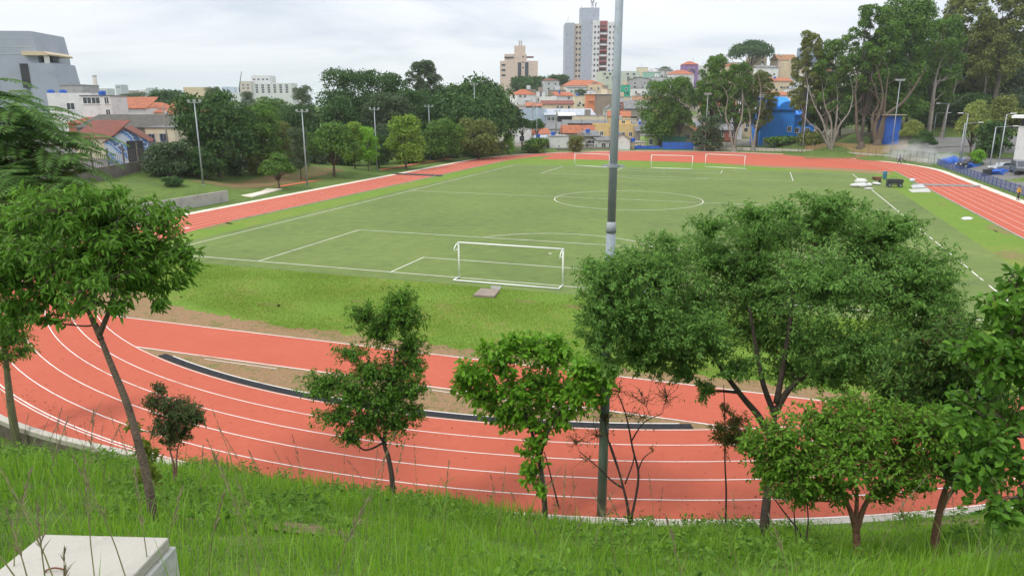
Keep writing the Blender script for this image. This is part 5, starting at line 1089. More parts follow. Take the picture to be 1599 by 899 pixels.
LEAF5 = [(0, 3, 2, 1), (0, 5, 4, 3)]
def spline(pts, n):
    pts = [np.array(p, float) for p in pts]; out = []
    P = [pts[0]]+pts+[pts[-1]]
    for i in range(1, len(P)-2):
        for t in np.linspace(0, 1, n, endpoint=False):
            a, b_, c_, d_ = P[i-1], P[i], P[i+1], P[i+2]
            out.append(.5*((2*b_)+(-a+c_)*t+(2*a-5*b_+4*c_-d_)*t*t+(-a+3*b_-3*c_+d_)*t**3))
    return out+[pts[-1]]
def near_tree(name, label, cat, base, trunks, lobes, mat, bark, seed, r0=.09, twigs=26, per=16, leaf=.09, wide=.42, droop=.35, up=.9, d=None, z=None, spread=.55, dj=.9, group=None, inner=.0, tr=.005, base_d=None, fold=.25, dens=2.6, grow=1.12, obov=0.):
    """trunks: pixel paths from the foot; lobes: (px, py, rx, ry[, depth offset]) blobs that limbs reach for"""
    rg = np.random.default_rng(seed)
    if base_d is None:
        b0, d0 = hit(*base)
        while float(seg_r(b0[0], b0[1])-r_out(b0[0], b0[1])) < .5: d0 -= .05; b0 = at(base[0], base[1], d0)
        b0[2] = h1(b0[0], b0[1])
    else: d0 = base_d; b0 = at(base[0], base[1], d0); b0[2] = min(b0[2], h1(b0[0], b0[1])+.0) if z is None else z
    t = thing(name, label, cat, b0, 0, group); k = d0/FOC; nodes = []
    tb = MB()
    for path in trunks:
        off = path[0] if isinstance(path[0], (int, float)) else 0; pts_ = path[1:] if isinstance(path[0], (int, float)) else path
        start = b0-np.array([0, 0, .15]) if len(pts_[0]) == 2 and off == 0 else at(pts_[0][0], pts_[0][1], d0)
        q = [start]+[at(x, y, d0+(dd[0] if dd else 0)) for x, y, *dd in (pts_ if off == 0 else pts_[1:])]
        sp = spline(q, 5); n = len(sp); rs_ = r0*(1 if off == 0 else off)
        tb.tube([p-b0 for p in sp], [rs_*(1.25 if i == 0 and off == 0 else 1)*(1-.62*i/(n-1)) for i in range(n)], 9)
        nodes += [(p, rs_*(1-.62*i/(n-1))) for i, p in enumerate(sp)][n//2:]
    P = []; A = []; LB = []
    for lb in lobes:
        px, py, rx, ry = lb[:4]; dd = lb[4] if len(lb) > 4 else rg.uniform(-dj, dj)*min(1.6, (rx*k)*1.2)
        LB.append((at(px, py, d0+dd), rx*k*grow, ry*k*grow))
    LB.sort(key=lambda l: min(np.linalg.norm(l[0]-n_[0]) for n_ in nodes))
    for c, rx, ry in LB:
        src, rs_ = min(nodes, key=lambda n_: np.linalg.norm(n_[0]-c)+max(0, n_[0][2]-c[2])*1.5)
        mid = (src+c)/2+rg.normal(0, .08, 3)*np.linalg.norm(c-src)+np.array([0, 0, -.06*np.linalg.norm(c-src)])
        limb = spline([src, mid, c+rg.normal(0, .05, 3)], 5); r1 = min(rs_*.7, .02+.028*np.linalg.norm(c-src)); n = len(limb)
        tb.tube([p-b0 for p in limb], [r1*(1-.75*i/(n-1)) for i in range(n)], 6, cap=False)
        nodes += [(p, r1*(1-.75*i/(n-1))) for i, p in enumerate(limb)][2:]
        nt = max(4, int(twigs*dens*rx*ry/.31))
        for j in range(nt):
            u = rg.normal(0, 1, 3); u /= np.linalg.norm(u)
            if u[2] < -.3 and rg.random() < .5: u[2] *= -1
            rad = rg.uniform(spread, 1.08) if rg.random() < .82 else rg.uniform(1., 1.26)
            e = c+u*np.array([rx, rx, ry])*rad
            s0 = limb[rg.integers(n//2, n)]; s0 = s0+(c-s0)*rg.uniform(0, .6)
            m_ = (s0+e)/2+rg.normal(0, .06, 3); m_[2] += .04
            tb.tube([s0-b0, m_-b0, e-b0], [tr*1.5, tr, tr*.35], 3, cap=False)
            kk = rg.uniform(inner, 1, per)**.6; w = kk[:, None]
            pp = (1-w)**2*s0+2*w*(1-w)*m_+w*w*e+rg.normal(0, .03, (per, 3))
            ax = (e-m_)/(np.linalg.norm(e-m_)+1e-6); side = np.cross(ax, rg.normal(0, 1, (per, 3)))
            P.append(pp); A.append(ax*.55+side*.9)
    tb.build('trunk', bark, t, True)
    P = np.concatenate(P)-b0; A = np.concatenate(A)
    np_mesh('crown', leaves(P, A, leaf, rg, wide, fold, droop, up, obov=obov), LEAF5, mat, t)
    return t
LNEAR = leafmat('near_leaves_green', (0.073, 0.164, 0.021), (0.177, 0.364, 0.042), .4, .42, (0.353, 0.557, 0.064))
LMIDN = leafmat('near_leaves_dark', (0.064, 0.160, 0.024), (0.180, 0.359, 0.043), .45, .4, (0.259, 0.489, 0.050))
LBIG = leafmat('near_leaves_glossy', (0.092, 0.223, 0.015), (0.240, 0.497, 0.040), .42, .32, (0.499, 0.719, 0.063))
LFINE = leafmat('near_leaves_fine', (0.102, 0.216, 0.043), (0.216, 0.403, 0.084), .4, .5, (0.296, 0.528, 0.099))
LSHR = leafmat('near_leaves_shrub', (0.067, 0.166, 0.016), (0.189, 0.366, 0.038), .38, .38, (0.377, 0.540, 0.069))
LDK = leafmat('near_leaves_deep', (0.040, 0.096, 0.023), (0.130, 0.241, 0.042), .3, .45)
LRED = leafmat('near_leaves_bronze', (0.096, 0.100, 0.026), (0.215, 0.237, 0.052), .3, .5, (0.343, 0.197, 0.066))
BK = M('bank_bark', (.115, .085, .062), .95, .28, 5, bump=1., fine=34, stain=(.05, .04, .03)); BKD = M('bank_bark_dark', (.06, .045, .035), .95, .28, 5, bump=1., fine=34)
NT = 'trees on the near grass bank'
near_tree('tree', 'round leafy tree with leaning bare trunk at left, before the curved lanes', 'tree', (240, 812), [[(234, 770), (222, 715), (200, 635), (176, 575), (158, 530), (150, 505)], [.6, (158, 530), (140, 490), (122, 450)], [.6, (155, 522), (172, 480), (182, 430)]],
    [(60, 405, 75, 70), (150, 365, 80, 60), (235, 395, 62, 52), (95, 335, 70, 38), (195, 340, 62, 36), (30, 350, 60, 42), (65, 465, 60, 36), (150, 445, 65, 40), (225, 440, 48, 34), (272, 398, 34, 26), (8, 425, 60, 55), (20, 490, 44, 26), (245, 335, 32, 22), (140, 312, 60, 18), (55, 318, 50, 20), (295, 398, 15, 12), (180, 400, 60, 45), (110, 410, 60, 45), (262, 450, 24, 16), (120, 480, 30, 18), (258, 350, 25, 20), (300, 420, 10, 14), (285, 440, 14, 14), (185, 480, 40, 16), (250, 478, 16, 10), (70, 498, 30, 14), (-30, 470, 40, 40), (-30, 380, 40, 40), (100, 305, 30, 14), (190, 308, 24, 12)],
    LNEAR, BK, 21, .068, 25, 24, .105, .34, .6, group=NT, dens=1.9, spread=.4)
near_tree('tree', 'greenish trunk with dark leaves at the left edge by the kerb wall', 'tree', (22, 668), [[(18, 640), (12, 590), (8, 545), (6, 515)]], [(20, 535, 30, 20), (-8, 520, 40, 28), (35, 548, 18, 12), (0, 560, 25, 18), (15, 500, 40, 20)], LNEAR, M('mossy_bark', (.11, .11, .055), .95, .25, 5, bump=.8), 22, .15, 22, 14, .12, .36, .5, group=NT)
near_tree('tree', 'upright dark green tree standing alone before the lower lanes', 'tree', (614, 780), [[(612, 745), (606, 712), (600, 690), (606, 650), (614, 590), (618, 540)], [.6, (603, 695), (585, 670), (560, 640)]],
    [(622, 468, 24, 20), (640, 500, 26, 28), (612, 500, 22, 22), (565, 492, 22, 18), (592, 520, 26, 24), (640, 545, 26, 24), (545, 552, 26, 12), (575, 585, 32, 24), (620, 585, 34, 30), (650, 568, 16, 12), (512, 598, 36, 16), (500, 612, 22, 14), (555, 620, 34, 26), (605, 625, 40, 28), (645, 612, 24, 16), (530, 650, 32, 20), (575, 660, 36, 24), (620, 660, 32, 22), (646, 640, 16, 12), (545, 680, 22, 12), (655, 580, 12, 8)],
    LMIDN, BKD, 23, .075, 46, 16, .085, .5, .2, dj=.7, group=NT, grow=1.3, spread=.3, dens=2.)
near_tree('tree', 'light green big-leaved young tree left of the steel mast', 'tree', (853, 806), [[(850, 780), (846, 740), (838, 700), (826, 660), (815, 630)], [.55, (842, 715), (858, 670), (880, 630)], [.35, (872, 790), (862, 750), (850, 705)]],
    [(735, 585, 32, 26), (775, 560, 40, 26), (820, 545, 40, 26), (868, 552, 44, 26), (915, 580, 36, 26, -1.1), (940, 590, 26, 22, -1.2), (930, 625, 26, 18, -1.2), (955, 575, 14, 12, -1.2), (748, 620, 34, 24), (800, 605, 48, 32), (860, 605, 48, 34), (905, 620, 34, 24), (820, 655, 44, 26), (775, 645, 30, 20), (875, 650, 34, 18), (832, 700, 20, 26), (828, 740, 17, 24), (845, 765, 10, 14), (935, 600, 20, 20), (720, 600, 18, 14), (860, 530, 16, 12), (795, 535, 16, 12)],
    LBIG, BKD, 24, .085, 30, 12, .19, .5, .25, dj=.7, up=1., group=NT, spread=.5, fold=.15, dens=1.25, obov=1., grow=1.05)
near_tree('shrub', 'nearly bare dark shrub with forked stems right of the steel mast', 'shrub', (985, 815), [[(980, 790), (973, 760), (962, 720), (952, 690)], [.7, (974, 762), (955, 750), (935, 730), (905, 705)], [.6, (968, 740), (952, 695), (945, 660)], [.8, (985, 812), (997, 745), (988, 700), (978, 650), (965, 615)], [.5, (996, 735), (1005, 715), (1020, 703)], [.5, (985, 690), (1005, 660), (1035, 645)], [.5, (976, 755), (990, 715), (985, 690)]],
    [(895, 690, 26, 20), (915, 720, 20, 14), (945, 650, 26, 26), (968, 612, 26, 22), (1008, 652, 28, 16), (1040, 620, 26, 30), (1000, 620, 26, 22), (1018, 702, 8, 8), (930, 680, 26, 22), (985, 650, 20, 16)],
    LRED, M('dark_stem', (.05, .033, .03), .9, .2, 6), 25, .048, 26, 4, .075, .32, .1, dj=.7, spread=.35, tr=.006, group=NT, dens=1.1)
near_tree('sapling', 'thin straight sapling with bronze leaves before the lanes', 'sapling', (1134, 812), [[(1134, 770), (1132, 720), (1132, 660), (1130, 600)]], [(1135, 690, 26, 18), (1160, 682, 26, 20), (1120, 668, 14, 12), (1150, 660, 20, 14), (1135, 640, 8, 12)], LRED, BKD, 26, .03, 40, 14, .085, .4, .5, group=NT)
near_tree('shrub', 'small bronze-green bush with thin double stem at the kerb wall', 'shrub', (272, 756), [[(271, 725), (266, 705), (262, 680)], [.8, (275, 752), (276, 712), (280, 690)]],
    [(272, 640, 30, 22), (250, 628, 18, 14), (292, 650, 20, 20), (262, 668, 26, 18), (285, 675, 20, 14), (246, 605, 10, 10), (306, 655, 12, 12), (268, 690, 16, 9), (232, 632, 10, 8)], leafmat('near_leaves_bronze_green', (0.048, 0.076, 0.027), (0.128, 0.178, 0.058), .3, .5, (0.221, 0.170, 0.085)), M('thin_stem', (0.204, 0.102, 0.085), .9, .2, 6), 27, .03, 60, 16, .085, .34, .1, dj=.6, group=NT)
near_tree('tree', 'broad fine-leaved tree with dark forked limbs, largest on the bank', 'tree', (1193, 838), [[(1195, 800), (1200, 755), (1206, 700), (1210, 645)], [.75, (1206, 690), (1185, 650), (1160, 620), (1130, 580), (1108, 545)], [.7, (1210, 645), (1230, 610), (1262, 580), (1300, 540)], [.6, (1210, 648), (1192, 600), (1180, 540), (1170, 480)], [.6, (1212, 630), (1225, 560), (1235, 490), (1240, 420)]],
    [(938, 435, 32, 28, -1.), (932, 485, 32, 32, -1.), (935, 535, 30, 28, -1.), (950, 570, 22, 16, -1.1), (970, 495, 40, 38, -1.2), (985, 420, 50, 30, -.6), (1010, 565, 44, 22), (1060, 555, 44, 22), (1000, 520, 50, 34), (1090, 515, 50, 34), (955, 452, 52, 42), (1030, 425, 62, 44), (1110, 405, 66, 46), (1195, 375, 70, 44), (1285, 350, 70, 38), (1365, 378, 66, 44), (1428, 420, 56, 46), (1090, 480, 70, 42), (1190, 462, 80, 52), (1290, 448, 80, 54), (1385, 470, 66, 52), (945, 510, 40, 34), (1015, 530, 54, 34), (1110, 540, 44, 24), (1250, 535, 66, 36), (1335, 548, 62, 40), (1175, 335, 40, 16), (1295, 318, 56, 16), (1440, 470, 44, 38), (1400, 350, 40, 22), (1215, 325, 24, 12), (1065, 580, 22, 20), (1100, 610, 14, 18), (930, 420, 22, 18), (1475, 440, 24, 18), (1170, 420, 60, 40), (1340, 420, 60, 40), (1230, 580, 50, 25), (1000, 480, 50, 35), (1300, 590, 60, 28), (1390, 560, 60, 40), (1440, 520, 50, 40), (1180, 520, 60, 30), (1070, 520, 50, 26), (1480, 480, 30, 30), (990, 560, 30, 18), (1150, 575, 30, 18), (1350, 440, 70, 40), (1040, 380, 30, 18), (1110, 355, 34, 18)],
    LFINE, BKD, 28, .125, 26, 32, .085, .42, .3, dj=1.3, group=NT, spread=.2, inner=.03, dens=2.5, grow=1.22)
near_tree('tree', 'bushy low tree with reddish forked trunk on the near grass', 'tree', (1341, 866), [[(1338, 845), (1335, 822), (1325, 790), (1310, 760)], [.8, (1336, 830), (1350, 790), (1372, 750)], [.6, (1335, 825), (1338, 780), (1335, 730)]],
    [(1215, 690, 42, 34), (1285, 662, 54, 36), (1360, 662, 60, 38), (1432, 672, 54, 38), (1245, 735, 48, 30), (1325, 722, 60, 36), (1405, 728, 52, 34), (1210, 735, 30, 34), (1468, 692, 30, 28), (1300, 765, 34, 20), (1385, 765, 30, 16), (1245, 770, 24, 16), (1330, 635, 40, 16), (1455, 650, 30, 20), (1180, 700, 24, 30), (1290, 700, 40, 30), (1440, 760, 26, 12), (1195, 740, 18, 20), (1350, 690, 50, 30)],
    LSHR, BARKR, 29, .075, 44, 16, .085, .5, .1, dj=1., group=NT, spread=.5)
near_tree('sapling', 'thin leaning stems left of the bushy low tree', 'sapling', (1255, 850), [[(1248, 830), (1225, 800), (1200, 765)], [.8, (1258, 848), (1262, 810), (1258, 770)], [.6, (1245, 850), (1240, 800), (1245, 760)]], [(1240, 760, 30, 20), (1262, 775, 20, 18), (1215, 770, 20, 14)], LMIDN, BKD, 30, .026, 40, 14, .085, .4, .3, group=NT)
near_tree('tree', 'dark leaved tree behind the bushy low one, peeling reddish trunk', 'tree', (1458, 864), [[(1462, 830), (1468, 795), (1476, 765), (1486, 740)], [.7, (1466, 800), (1480, 775), (1500, 750)]],
    [(1420, 590, 50, 45), (1480, 560, 50, 44), (1455, 640, 54, 40), (1520, 620, 46, 46), (1500, 690, 50, 34), (1540, 680, 40, 30), (1440, 545, 36, 30), (1530, 560, 36, 30), (1470, 720, 40, 20), (1385, 600, 30, 28), (1400, 640, 36, 30), (1460, 600, 50, 40), (1540, 620, 40, 40), (1500, 740, 40, 18), (1420, 720, 30, 24), (1530, 745, 36, 22), (1425, 650, 44, 34), (1500, 520, 40, 30)], LDK, BARKR, 31, .085, 34, 20, .10, .42, .3, dj=1.2, group=NT, spread=.4)
near_tree('tree', 'big glossy leaves reaching in at right edge, closest to the viewer', 'tree', (1675, 830), [[(1670, 760), (1655, 680), (1640, 600), (1630, 540)], [.6, (1655, 690), (1620, 680), (1590, 680)], [.6, (1665, 760), (1625, 770), (1590, 775)], [.6, (1640, 600), (1600, 570), (1570, 560)]],
    [(1555, 485, 34, 26), (1590, 450, 28, 24), (1585, 525, 44, 34), (1535, 560, 36, 28), (1590, 590, 44, 36), (1530, 632, 38, 22), (1575, 660, 44, 32), (1540, 715, 40, 28), (1590, 730, 34, 34), (1545, 770, 40, 18), (1600, 800, 26, 26), (1620, 480, 40, 40), (1630, 560, 40, 40), (1510, 545, 24, 14), (1515, 745, 30, 22), (1560, 815, 34, 18), (1535, 690, 36, 26), (1505, 655, 26, 16), (1570, 560, 40, 40)],
    leafmat('near_leaves_broad', (0.052, 0.136, 0.017), (0.149, 0.320, 0.036), .4, .34, (0.420, 0.576, 0.060)), BK, 32, .09, 42, 12, .115, .55, .1, dj=.8, group=NT, base_d=7.6, spread=.45, fold=.15, dens=1.9, obov=1.)
near_tree('weed', 'yellow-green weed climbing beside the leaning trunk', 'weed', (228, 775), [[(226, 750), (222, 720), (214, 690), (205, 670)], [.8, (229, 772), (238, 735), (240, 705)]], [(208, 668, 10, 10), (222, 700, 14, 14), (236, 712, 12, 14), (226, 735, 14, 14), (240, 745, 12, 12)], leafmat('weed_leaves', (.12, .17, .02), (.24, .30, .045), .4), M('weed_stem', (.12, .13, .04), .9), 33, .012, 50, 10, .09, .45, .1)
# feathery tree at the left edge
def feather_tree():
    rg = np.random.default_rng(44); d0 = 17.; top = at(-105, 230, d0); z = h1(top[0], top[1]); b0 = np.array([top[0], top[1], z])
    t = thing('feathery_tree', 'feathery tree with long fern-like leaves at the left edge', 'tree', b0); tb = MB(); Q = []
    kp = d0/FOC; fork = np.array([0, 0, top[2]-z-.6])
    tb.tube([(0, 0, -.2), (.1, .1, fork[2]*.5), tuple(fork)], [.16, .13, .1], 9)
    lay = [(-20, 150, 50), (30, 185, 70), (60, 200, 60), (0, 205, 70), (-40, 200, 60), (95, 225, 50), (40, 240, 70), (110, 255, 36), (70, 275, 60), (10, 280, 80), (-50, 270, 60), (60, 300, 45), (10, 315, 60), (-30, 330, 60), (95, 290, 30), (5, 160, 40), (20, 235, 60), (40, 265, 60), (0, 250, 60)]
    for (px, py, r) in lay:
        c = at(px, py, d0+rg.uniform(-1.2, 1.2))-b0; tb.tube([tuple(fork), tuple((fork+c)/2+np.array([0, 0, .2])), tuple(c)], [.05, .03, .012], 5, cap=False)
        for j in range(int(r*.34)):
            a = rg.uniform(0, 2*math.pi); L_ = rg.uniform(.8, 1.35); out = np.array([math.cos(a), math.sin(a), rg.uniform(-.05, .45)]); s0 = c+rg.normal(0, .22, 3)
            s_ = np.linspace(.08, 1, 15)[:, None]; sp = s0+out*s_*L_+np.array([0, 0, -.42])*s_**2*L_
            tb.tube([tuple(sp[0]), tuple(sp[7]), tuple(sp[-1])], [.008, .006, .002], 3, cap=False)
            dirv = np.gradient(sp, axis=0); dirv /= np.linalg.norm(dirv, axis=1)[:, None]; side = np.cross(dirv, np.array([0, 0, 1.])); side /= np.linalg.norm(side, axis=1)[:, None]; upv = np.cross(side, dirv)
            ln = (.24*np.sin(np.clip(s_, 0, 1)*math.pi*.86+.2))+.03
            for sg in (-1, 1):
                for half in (0., .5):
                    b1 = sp+dirv*L_*.033*half*2; tp = b1+side*sg*ln+dirv*.08-upv*.05*rg.uniform(.3, 1.6, (15, 1)); w = dirv*.019
                    Q.append(np.stack([b1-w*.4, (b1+tp)/2-w+upv*.012, tp, (b1+tp)/2+w+upv*.012], 1))
    tb.build('trunk', BK, t, True)
    np_mesh('crown', np.concatenate(Q), [(0, 1, 2, 3)], leafmat('feather_leaves', (0.080, 0.174, 0.043), (0.189, 0.334, 0.087), .4, .5, patch=.6), t)
feather_tree()

BARE = [(*hit(px, py)[0][:2], r_) for px, py, r_ in ((485, 828, .42), (1500, 815, .7), (560, 812, .16), (300, 812, .14))]
# ------------------------------------------------------------------ long grass of the near bank
def grass(name, n, box, hgt, wid, mat, seed, near, far, bend=.45, patch=True):
    rg = np.random.default_rng(seed)
    x = rg.uniform(box[0], box[1], n); y = rg.uniform(box[2], box[3], n)
    s = seg_r(x, y)-r_out(x, y); dist = np.hypot(x-CAM[0], y-CAM[1])
    keep = (s > .28) & (rg.random(n) < np.clip((near/np.maximum(dist, 1))**1.25, far, 1)) & (dist > 2.2)
    # bare, trodden spots
    bare = (np.sin(x*1.31+2.)*np.sin(y*1.17+.6)+.55*np.sin(x*2.9+y*2.3) > 1.22)
    keep &= ~(bare & (rg.random(n) < .6))
    for bx_, by_, br_ in BARE: keep &= ~((np.hypot((x-bx_)/1.5, y-by_)+.25*np.sin(x*7)*np.sin(y*6) < br_) & (rg.random(n) < .80))
    # the utility box stands clear
    iv = np.linalg.inv(np.stack([boxu, boxv], 1)); uv = (np.stack([x-box0[0], y-box0[1]], 1))@iv.T
    keep &= ~((uv[:, 0] > -.05) & (uv[:, 0] < wbx+.05) & (uv[:, 1] > -.05) & (uv[:, 1] < Lb+.05))
    x, y, s, dist = x[keep], y[keep], s[keep], dist[keep]; z = H(x, y)-.03; m = len(x)
    clump = .75+.35*np.sin(x*1.7+1.3*np.sin(y*1.1))*np.sin(y*1.5+1.1*np.sin(x*.8))
    low = np.where((x > 12.5) & (s < 2.2), .72, 1.)*np.where((x > -.5) & (x < 11.5) & (s < 1.6), 1.25, 1.)*np.where((x < -1.) & (s < 1.6), .4, 1.)
    h = hgt*rg.uniform(.45, 1.25, m)*clump*low; a = rg.uniform(0, 2*math.pi, m); d = np.stack([np.cos(a), np.sin(a), 0*a], 1); side = np.stack([-np.sin(a), np.cos(a), 0*a], 1)
    w = (wid*rg.uniform(.6, 1.3, m)*np.clip(dist/9, .8, 1.8))[:, None]; b = (bend*rg.uniform(.1, 1.3, m)*h)[:, None]; P = np.stack([x, y, z], 1); h = h[:, None]; Zv = np.array([0, 0, 1.])
    V = np.stack([P-side*w*.5, P+side*w*.5, P+side*w*.42+Zv*h*.55+d*b*.3, P-side*w*.42+Zv*h*.55+d*b*.3, P+Zv*h*(1-.25*np.clip(b/h, 0, 1))+d*b], 1)
    o = np_mesh(name, V, [(0, 1, 2, 3), (3, 2, 4)], mat); o['kind'] = 'stuff'; return o
GRS = leafmat('long_grass_blades', (.115, .265, .018), (.29, .52, .042), .5, .5, (.48, .58, .10), patch=.5)
GDRY = leafmat('dry_grass_blades', (.16, .15, .06), (.30, .27, .12), .35, .7)
grass('long_grass', 900000, (-30, 42, -56, -17), .34, .0115, GRS, 61, 7.5, .16)
grass('grass_undergrowth', 260000, (-30, 42, -56, -17), .17, .016, leafmat('short_grass_blades', (.08, .17, .022), (.18, .32, .05), .4, .6, patch=.6), 62, 9, .3, .8)
grass('tall_grass', 60000, (-24, 36, -56, -19), .66, .014, leafmat('tall_grass_blades', (.11, .23, .03), (.26, .44, .07), .45, .5, (.40, .50, .13), patch=.4), 64, 7, .12, .7)
grass('dry_grass', 26000, (-30, 42, -56, -17), .34, .011, GDRY, 63, 9, .3, .9)
# tall flowering stalks
def stalks(n, seed, pts=None):
    rg = np.random.default_rng(seed); b = MB(); Q = []
    for i in range(n):
        if pts and len(pts[i]) == 3: p = A_+boxu3*pts[i][0]+boxv3*(Lb+.08); p[2] = h1(p[0], p[1]); L_ = ztop-p[2]+pts[i][1]; lean = pts[i][2]
        elif pts: p, _ = hit(*pts[i][:2]); L_ = pts[i][2]; lean = pts[i][3]
        else:
            for _ in range(50):
                x, y = rg.uniform(-12, 24), rg.uniform(-40, -22); s = float(seg_r(x, y)-r_out(x, y))
                if s > .5 and math.hypot(x-CAM[0], y-CAM[1]) > 5: break
            p = np.array([x, y, h1(x, y)]); L_ = rg.uniform(.8, 1.7); lean = rg.uniform(-.5, .5)
        dv = CR*lean+CF*rg.uniform(-.2, .2); dv[2] = 0
        q = [p+np.array([0, 0, L_*t_])*(1-.12*abs(lean)*t_)+dv*L_*t_*t_*.7 for t_ in np.linspace(0, 1, 7)]
        b.tube(q, [.006, .0055, .005, .0045, .004, .003, .0015], 4)
        ax = q[-1]-q[-3]; ax /= np.linalg.norm(ax)
        for k in range(26):
            t_ = rg.uniform(0, 1); o = q[-3]*(1-t_)+q[-1]*t_; sd = np.cross(ax, rg.normal(0, 1, 3)); e = o+ax*.07+sd*.028*(1.1-t_)
            Q.append(np.stack([o, (o+e)/2+ax*.004+np.array([.005, 0, 0]), e, (o+e)/2-np.array([.005, 0, 0])]))
    o = b.build('grass_stalks', M('stalk', (.20, .20, .08), .8, .2, 5)); o['kind'] = 'stuff'
    o = np_mesh('grass_plumes', np.array(Q), [(0, 1, 2, 3)], leafmat('plume', (.18, .15, .10), (.34, .29, .19), .4, .8)); o['kind'] = 'stuff'
stalks(130, 71)
stalks_n = [(160, 985, 1.25, .0), (110, 1000, 1.2, -.35), (215, 985, 1.3, -.25), (245, 975, 1.1, -.1), (60, 985, 1.1, -.5), (262, 960, 1.0, .25), (330, 970, 1.1, .3), (420, 985, 1.2, -.3), (30, 960, 1.1, .3), (520, 985, 1.0, .4), (390, 900, 1.4, -.25), (150, 905, 1.5, .12), (75, 880, 1.4, .3)]
boxu3, boxv3 = u_box, v_box
stalks_n += [(.12, .75, -.25), (.3, .70, .05), (.52, .95, .02), (.66, .72, -.3), (.85, .85, -.2), (.92, .95, .05), (1.0, .7, .2)]
stalks(len(stalks_n), 72, stalks_n)

# bare earth showing in the bank
EARTH = groundmat('bare_earth', [(.14, .10, .055), (.20, .145, .085), (.26, .19, .12), (.16, .14, .06)], 2.5, 9, bump=1., bscale=20, dist=.05)
pb_ = MB()
for bx_, by_, br_ in BARE:
    n_ = 14; k0 = len(pb_.v); ring_ = [(bx_+math.cos(a)*br_*1.75*random.uniform(.7, 1.1), by_+math.sin(a)*br_*1.2*random.uniform(.7, 1.1)) for a in np.linspace(0, 2*math.pi, n_, endpoint=False)]
    pb_.add([(bx_, by_, h1(bx_, by_)+.03)]+[(x_, y_, h1(x_, y_)+.012) for x_, y_ in ring_], [(0, 1+i, 1+(i+1) % n_) for i in range(n_)])
structure(pb_.build('bare_earth', EARTH, smooth=True))
# broad-leaved weeds among the grass
def weeds(n, seed):
    rg = np.random.default_rng(seed); x = rg.uniform(-14, 27, n*4); y = rg.uniform(-42, -20, n*4); s = seg_r(x, y)-r_out(x, y); ok = (s > .4) & (np.hypot(x-CAM[0], y-CAM[1]) > 4)
    ok &= (np.sin(x*.9+1)+np.sin(y*1.1+x*.4) > .2); x, y = x[ok][:n], y[ok][:n]; z = H(x, y); m = len(x); k = 14
    P = np.repeat(np.stack([x, y, z+rg.uniform(.06, .3, m)], 1), k, 0)+rg.normal(0, .07, (m*k, 3)); A = rg.normal(0, 1, (m*k, 3)); A[:, 2] = np.abs(A[:, 2])*.5
    o = np_mesh('weeds', leaves(P, A, .10, rg, .5, .15, .1, 1.), LEAF5, leafmat('weed_mix_leaves', (.06, .15, .02), (.20, .36, .05), .45, .6, (.34, .38, .09))); o['kind'] = 'stuff'
weeds(1500, 81)
# mown grass of the near lawn, blade by blade
def lawn_blades(n, seed):
    rg = np.random.default_rng(seed); x = rg.uniform(-30, 33, n); y = rg.uniform(-14.2, -2., n)
    ok = (np.hypot(x-CX, y-CY0) < RIN-.3) & (y > -13.6+rg.normal(0, .35, n)-.02*x*0+np.where(x < -8, (-8-x)*.28, 0)); x, y = x[ok], y[ok]
    pt = np.sin(x*.55+.8*np.sin(y*.7))*np.sin(y*.8+.6*np.sin(x*.4)); ok = rg.random(len(x)) < .62+.38*pt; x, y = x[ok], y[ok]; m = len(x)
    h = rg.uniform(.03, .10, m)[:, None]; a = rg.uniform(0, 6.283, m); d_ = np.stack([np.cos(a), np.sin(a), 0*a], 1); s_ = np.stack([-np.sin(a), np.cos(a), 0*a], 1); P = np.stack([x, y, 0*x-.02], 1); w_ = .022
    V = np.stack([P-s_*w_*.5, P+s_*w_*.5, P+np.array([0, 0, 1.])*h+d_*h*rg.uniform(.2, 1., (m, 1))], 1)
    o = np_mesh('lawn_grass', V, [(0, 1, 2)], leafmat('lawn_blades', (.13, .20, .02), (.25, .36, .04), .45, .6, (.36, .36, .10), patch=.6)); o['kind'] = 'stuff'
lawn_blades(330000, 91)

# dead leaves and grit blown onto the lanes and round the kerb
def litter(n, seed):
    rg = np.random.default_rng(seed); th_ = rg.uniform(math.pi+.35, 2*math.pi-.35, n); r_ = np.where(rg.random(n) < .6, 42.3-np.abs(rg.normal(0, .5, n)), rg.uniform(36.6, 42.2, n))
    x, y = CX+r_*np.cos(th_), CY0+r_*np.sin(th_); P = np.stack([x, y, 0*x+.012], 1); A = rg.normal(0, 1, (n, 3)); A[:, 2] *= .1
    o = np_mesh('leaf_litter', leaves(P, A, .06, rg, .55, .2, 0., 2.), LEAF5, leafmat('dead_leaves', (.10, .045, .025), (.26, .13, .06), .2, .8, (.30, .30, .10))); o['kind'] = 'stuff'
litter(2600, 95)
hm_, ht, hb_ = newmat('haze_air'); ht.nodes.remove(hb_)
hv = nd(ht, 'ShaderNodeVolumePrincipled'); hv.inputs['Color'].default_value = (.88, .93, 1, 1); hv.inputs['Density'].default_value = .00016; hv.inputs['Anisotropy'].default_value = .2
ht.links.new(hv.outputs[0], ht.nodes['Material Output'].inputs['Volume'])
hz_ = MB().box((0, 3250, 62), (10400, 7900, 150)).build('haze', hm_); hz_['kind'] = 'stuff'
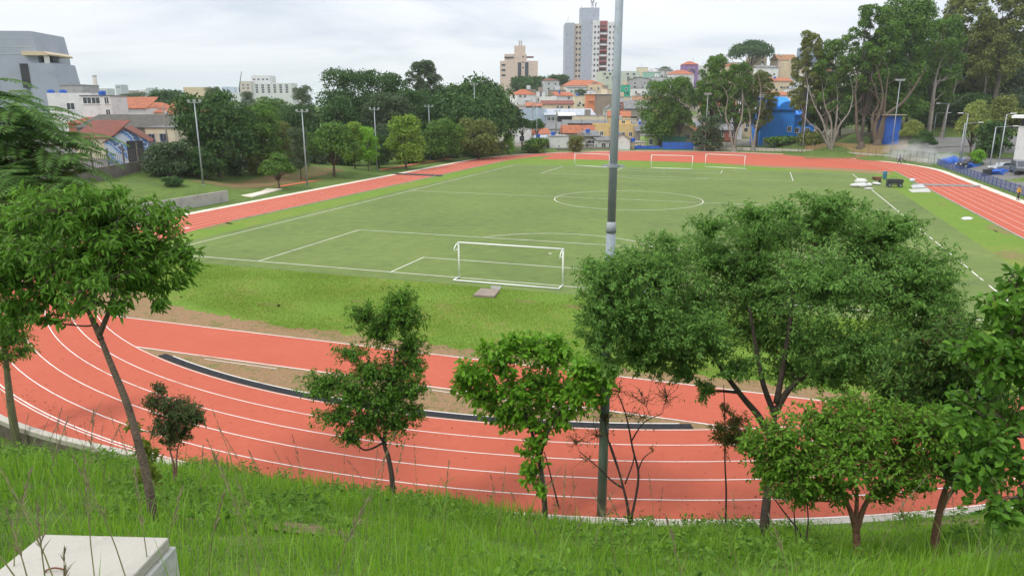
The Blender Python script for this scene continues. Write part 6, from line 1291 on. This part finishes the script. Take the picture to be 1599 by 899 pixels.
# ------------------------------------------------------------------ sky and light
SUN_EL, SUN_AZ = R(52), R(215)
w = bpy.data.worlds.new('World'); SC.world = w; w.use_nodes = True; t = w.node_tree; L = t.links.new
bg = t.nodes['Background']; bg.inputs['Strength'].default_value = .1
sky = nd(t, 'ShaderNodeTexSky', sky_type='NISHITA'); sky.sun_disc = False; sky.sun_elevation = SUN_EL; sky.sun_rotation = SUN_AZ
tc = nd(t, 'ShaderNodeTexCoord'); sx = nd(t, 'ShaderNodeSeparateXYZ'); L(tc.outputs['Generated'], sx.inputs[0])
zc = nd(t, 'ShaderNodeMath', operation='MAXIMUM'); zc.inputs[1].default_value = 0.; L(sx.outputs['Z'], zc.inputs[0])
za = nd(t, 'ShaderNodeMath', operation='ADD'); za.inputs[1].default_value = .16; L(zc.outputs[0], za.inputs[0])
dx = nd(t, 'ShaderNodeMath', operation='DIVIDE'); L(sx.outputs['X'], dx.inputs[0]); L(za.outputs[0], dx.inputs[1])
dy = nd(t, 'ShaderNodeMath', operation='DIVIDE'); L(sx.outputs['Y'], dy.inputs[0]); L(za.outputs[0], dy.inputs[1])
cb = nd(t, 'ShaderNodeCombineXYZ'); L(dx.outputs[0], cb.inputs[0]); L(dy.outputs[0], cb.inputs[1])
n1 = nd(t, 'ShaderNodeTexNoise'); n1.inputs['Scale'].default_value = .55; n1.inputs['Detail'].default_value = 9; n1.inputs['Roughness'].default_value = .55; n1.inputs['Distortion'].default_value = .5
L(cb.outputs[0], n1.inputs['Vector'])
rp = nd(t, 'ShaderNodeValToRGB'); e = rp.color_ramp.elements
e[0].position = .36; e[0].color = (.60, .655, .74, 1); e[1].position = .63; e[1].color = (.90, .91, .93, 1)
k = e.new(.5); k.color = (.83, .855, .90, 1)
L(n1.outputs['Fac'], rp.inputs[0])
# an overcast vault is about three times brighter overhead than at the horizon
gr = nd(t, 'ShaderNodeMapRange'); gr.inputs[1].default_value = 0; gr.inputs[2].default_value = 1; gr.inputs[3].default_value = 9.3; gr.inputs[4].default_value = 20.
L(zc.outputs[0], gr.inputs[0])
vm = nd(t, 'ShaderNodeVectorMath', operation='SCALE'); L(rp.outputs[0], vm.inputs[0]); L(gr.outputs[0], vm.inputs['Scale'])
mx = nd(t, 'ShaderNodeMix', data_type='RGBA'); mx.inputs[0].default_value = .93
L(sky.outputs[0], mx.inputs[6]); L(vm.outputs[0], mx.inputs[7]); L(mx.outputs[2], bg.inputs['Color'])
sl_ = bpy.data.lights.new('sun', 'SUN'); sl_.energy = 1.5; sl_.angle = R(10); sl_.color = (1, .96, .9)
so = bpy.data.objects.new('sun', sl_); C.objects.link(so)
so.rotation_euler = (R(90)-SUN_EL, 0, math.pi-SUN_AZ)
so.location = (0, 0, 60)
SC.view_settings.view_transform = 'Standard'; SC.view_settings.look = 'None'; SC.view_settings.exposure = .22; SC.view_settings.gamma = 1
SC.view_settings.use_curve_mapping = False
SC.cycles.max_bounces = 10; SC.cycles.volume_bounces = 1; SC.cycles.diffuse_bounces = 5; SC.cycles.transparent_max_bounces = 8; SC.cycles.transmission_bounces = 8
SC.cycles.use_adaptive_sampling = True; SC.cycles.adaptive_threshold = .02
try: SC.cycles.use_denoising = True
except Exception: pass
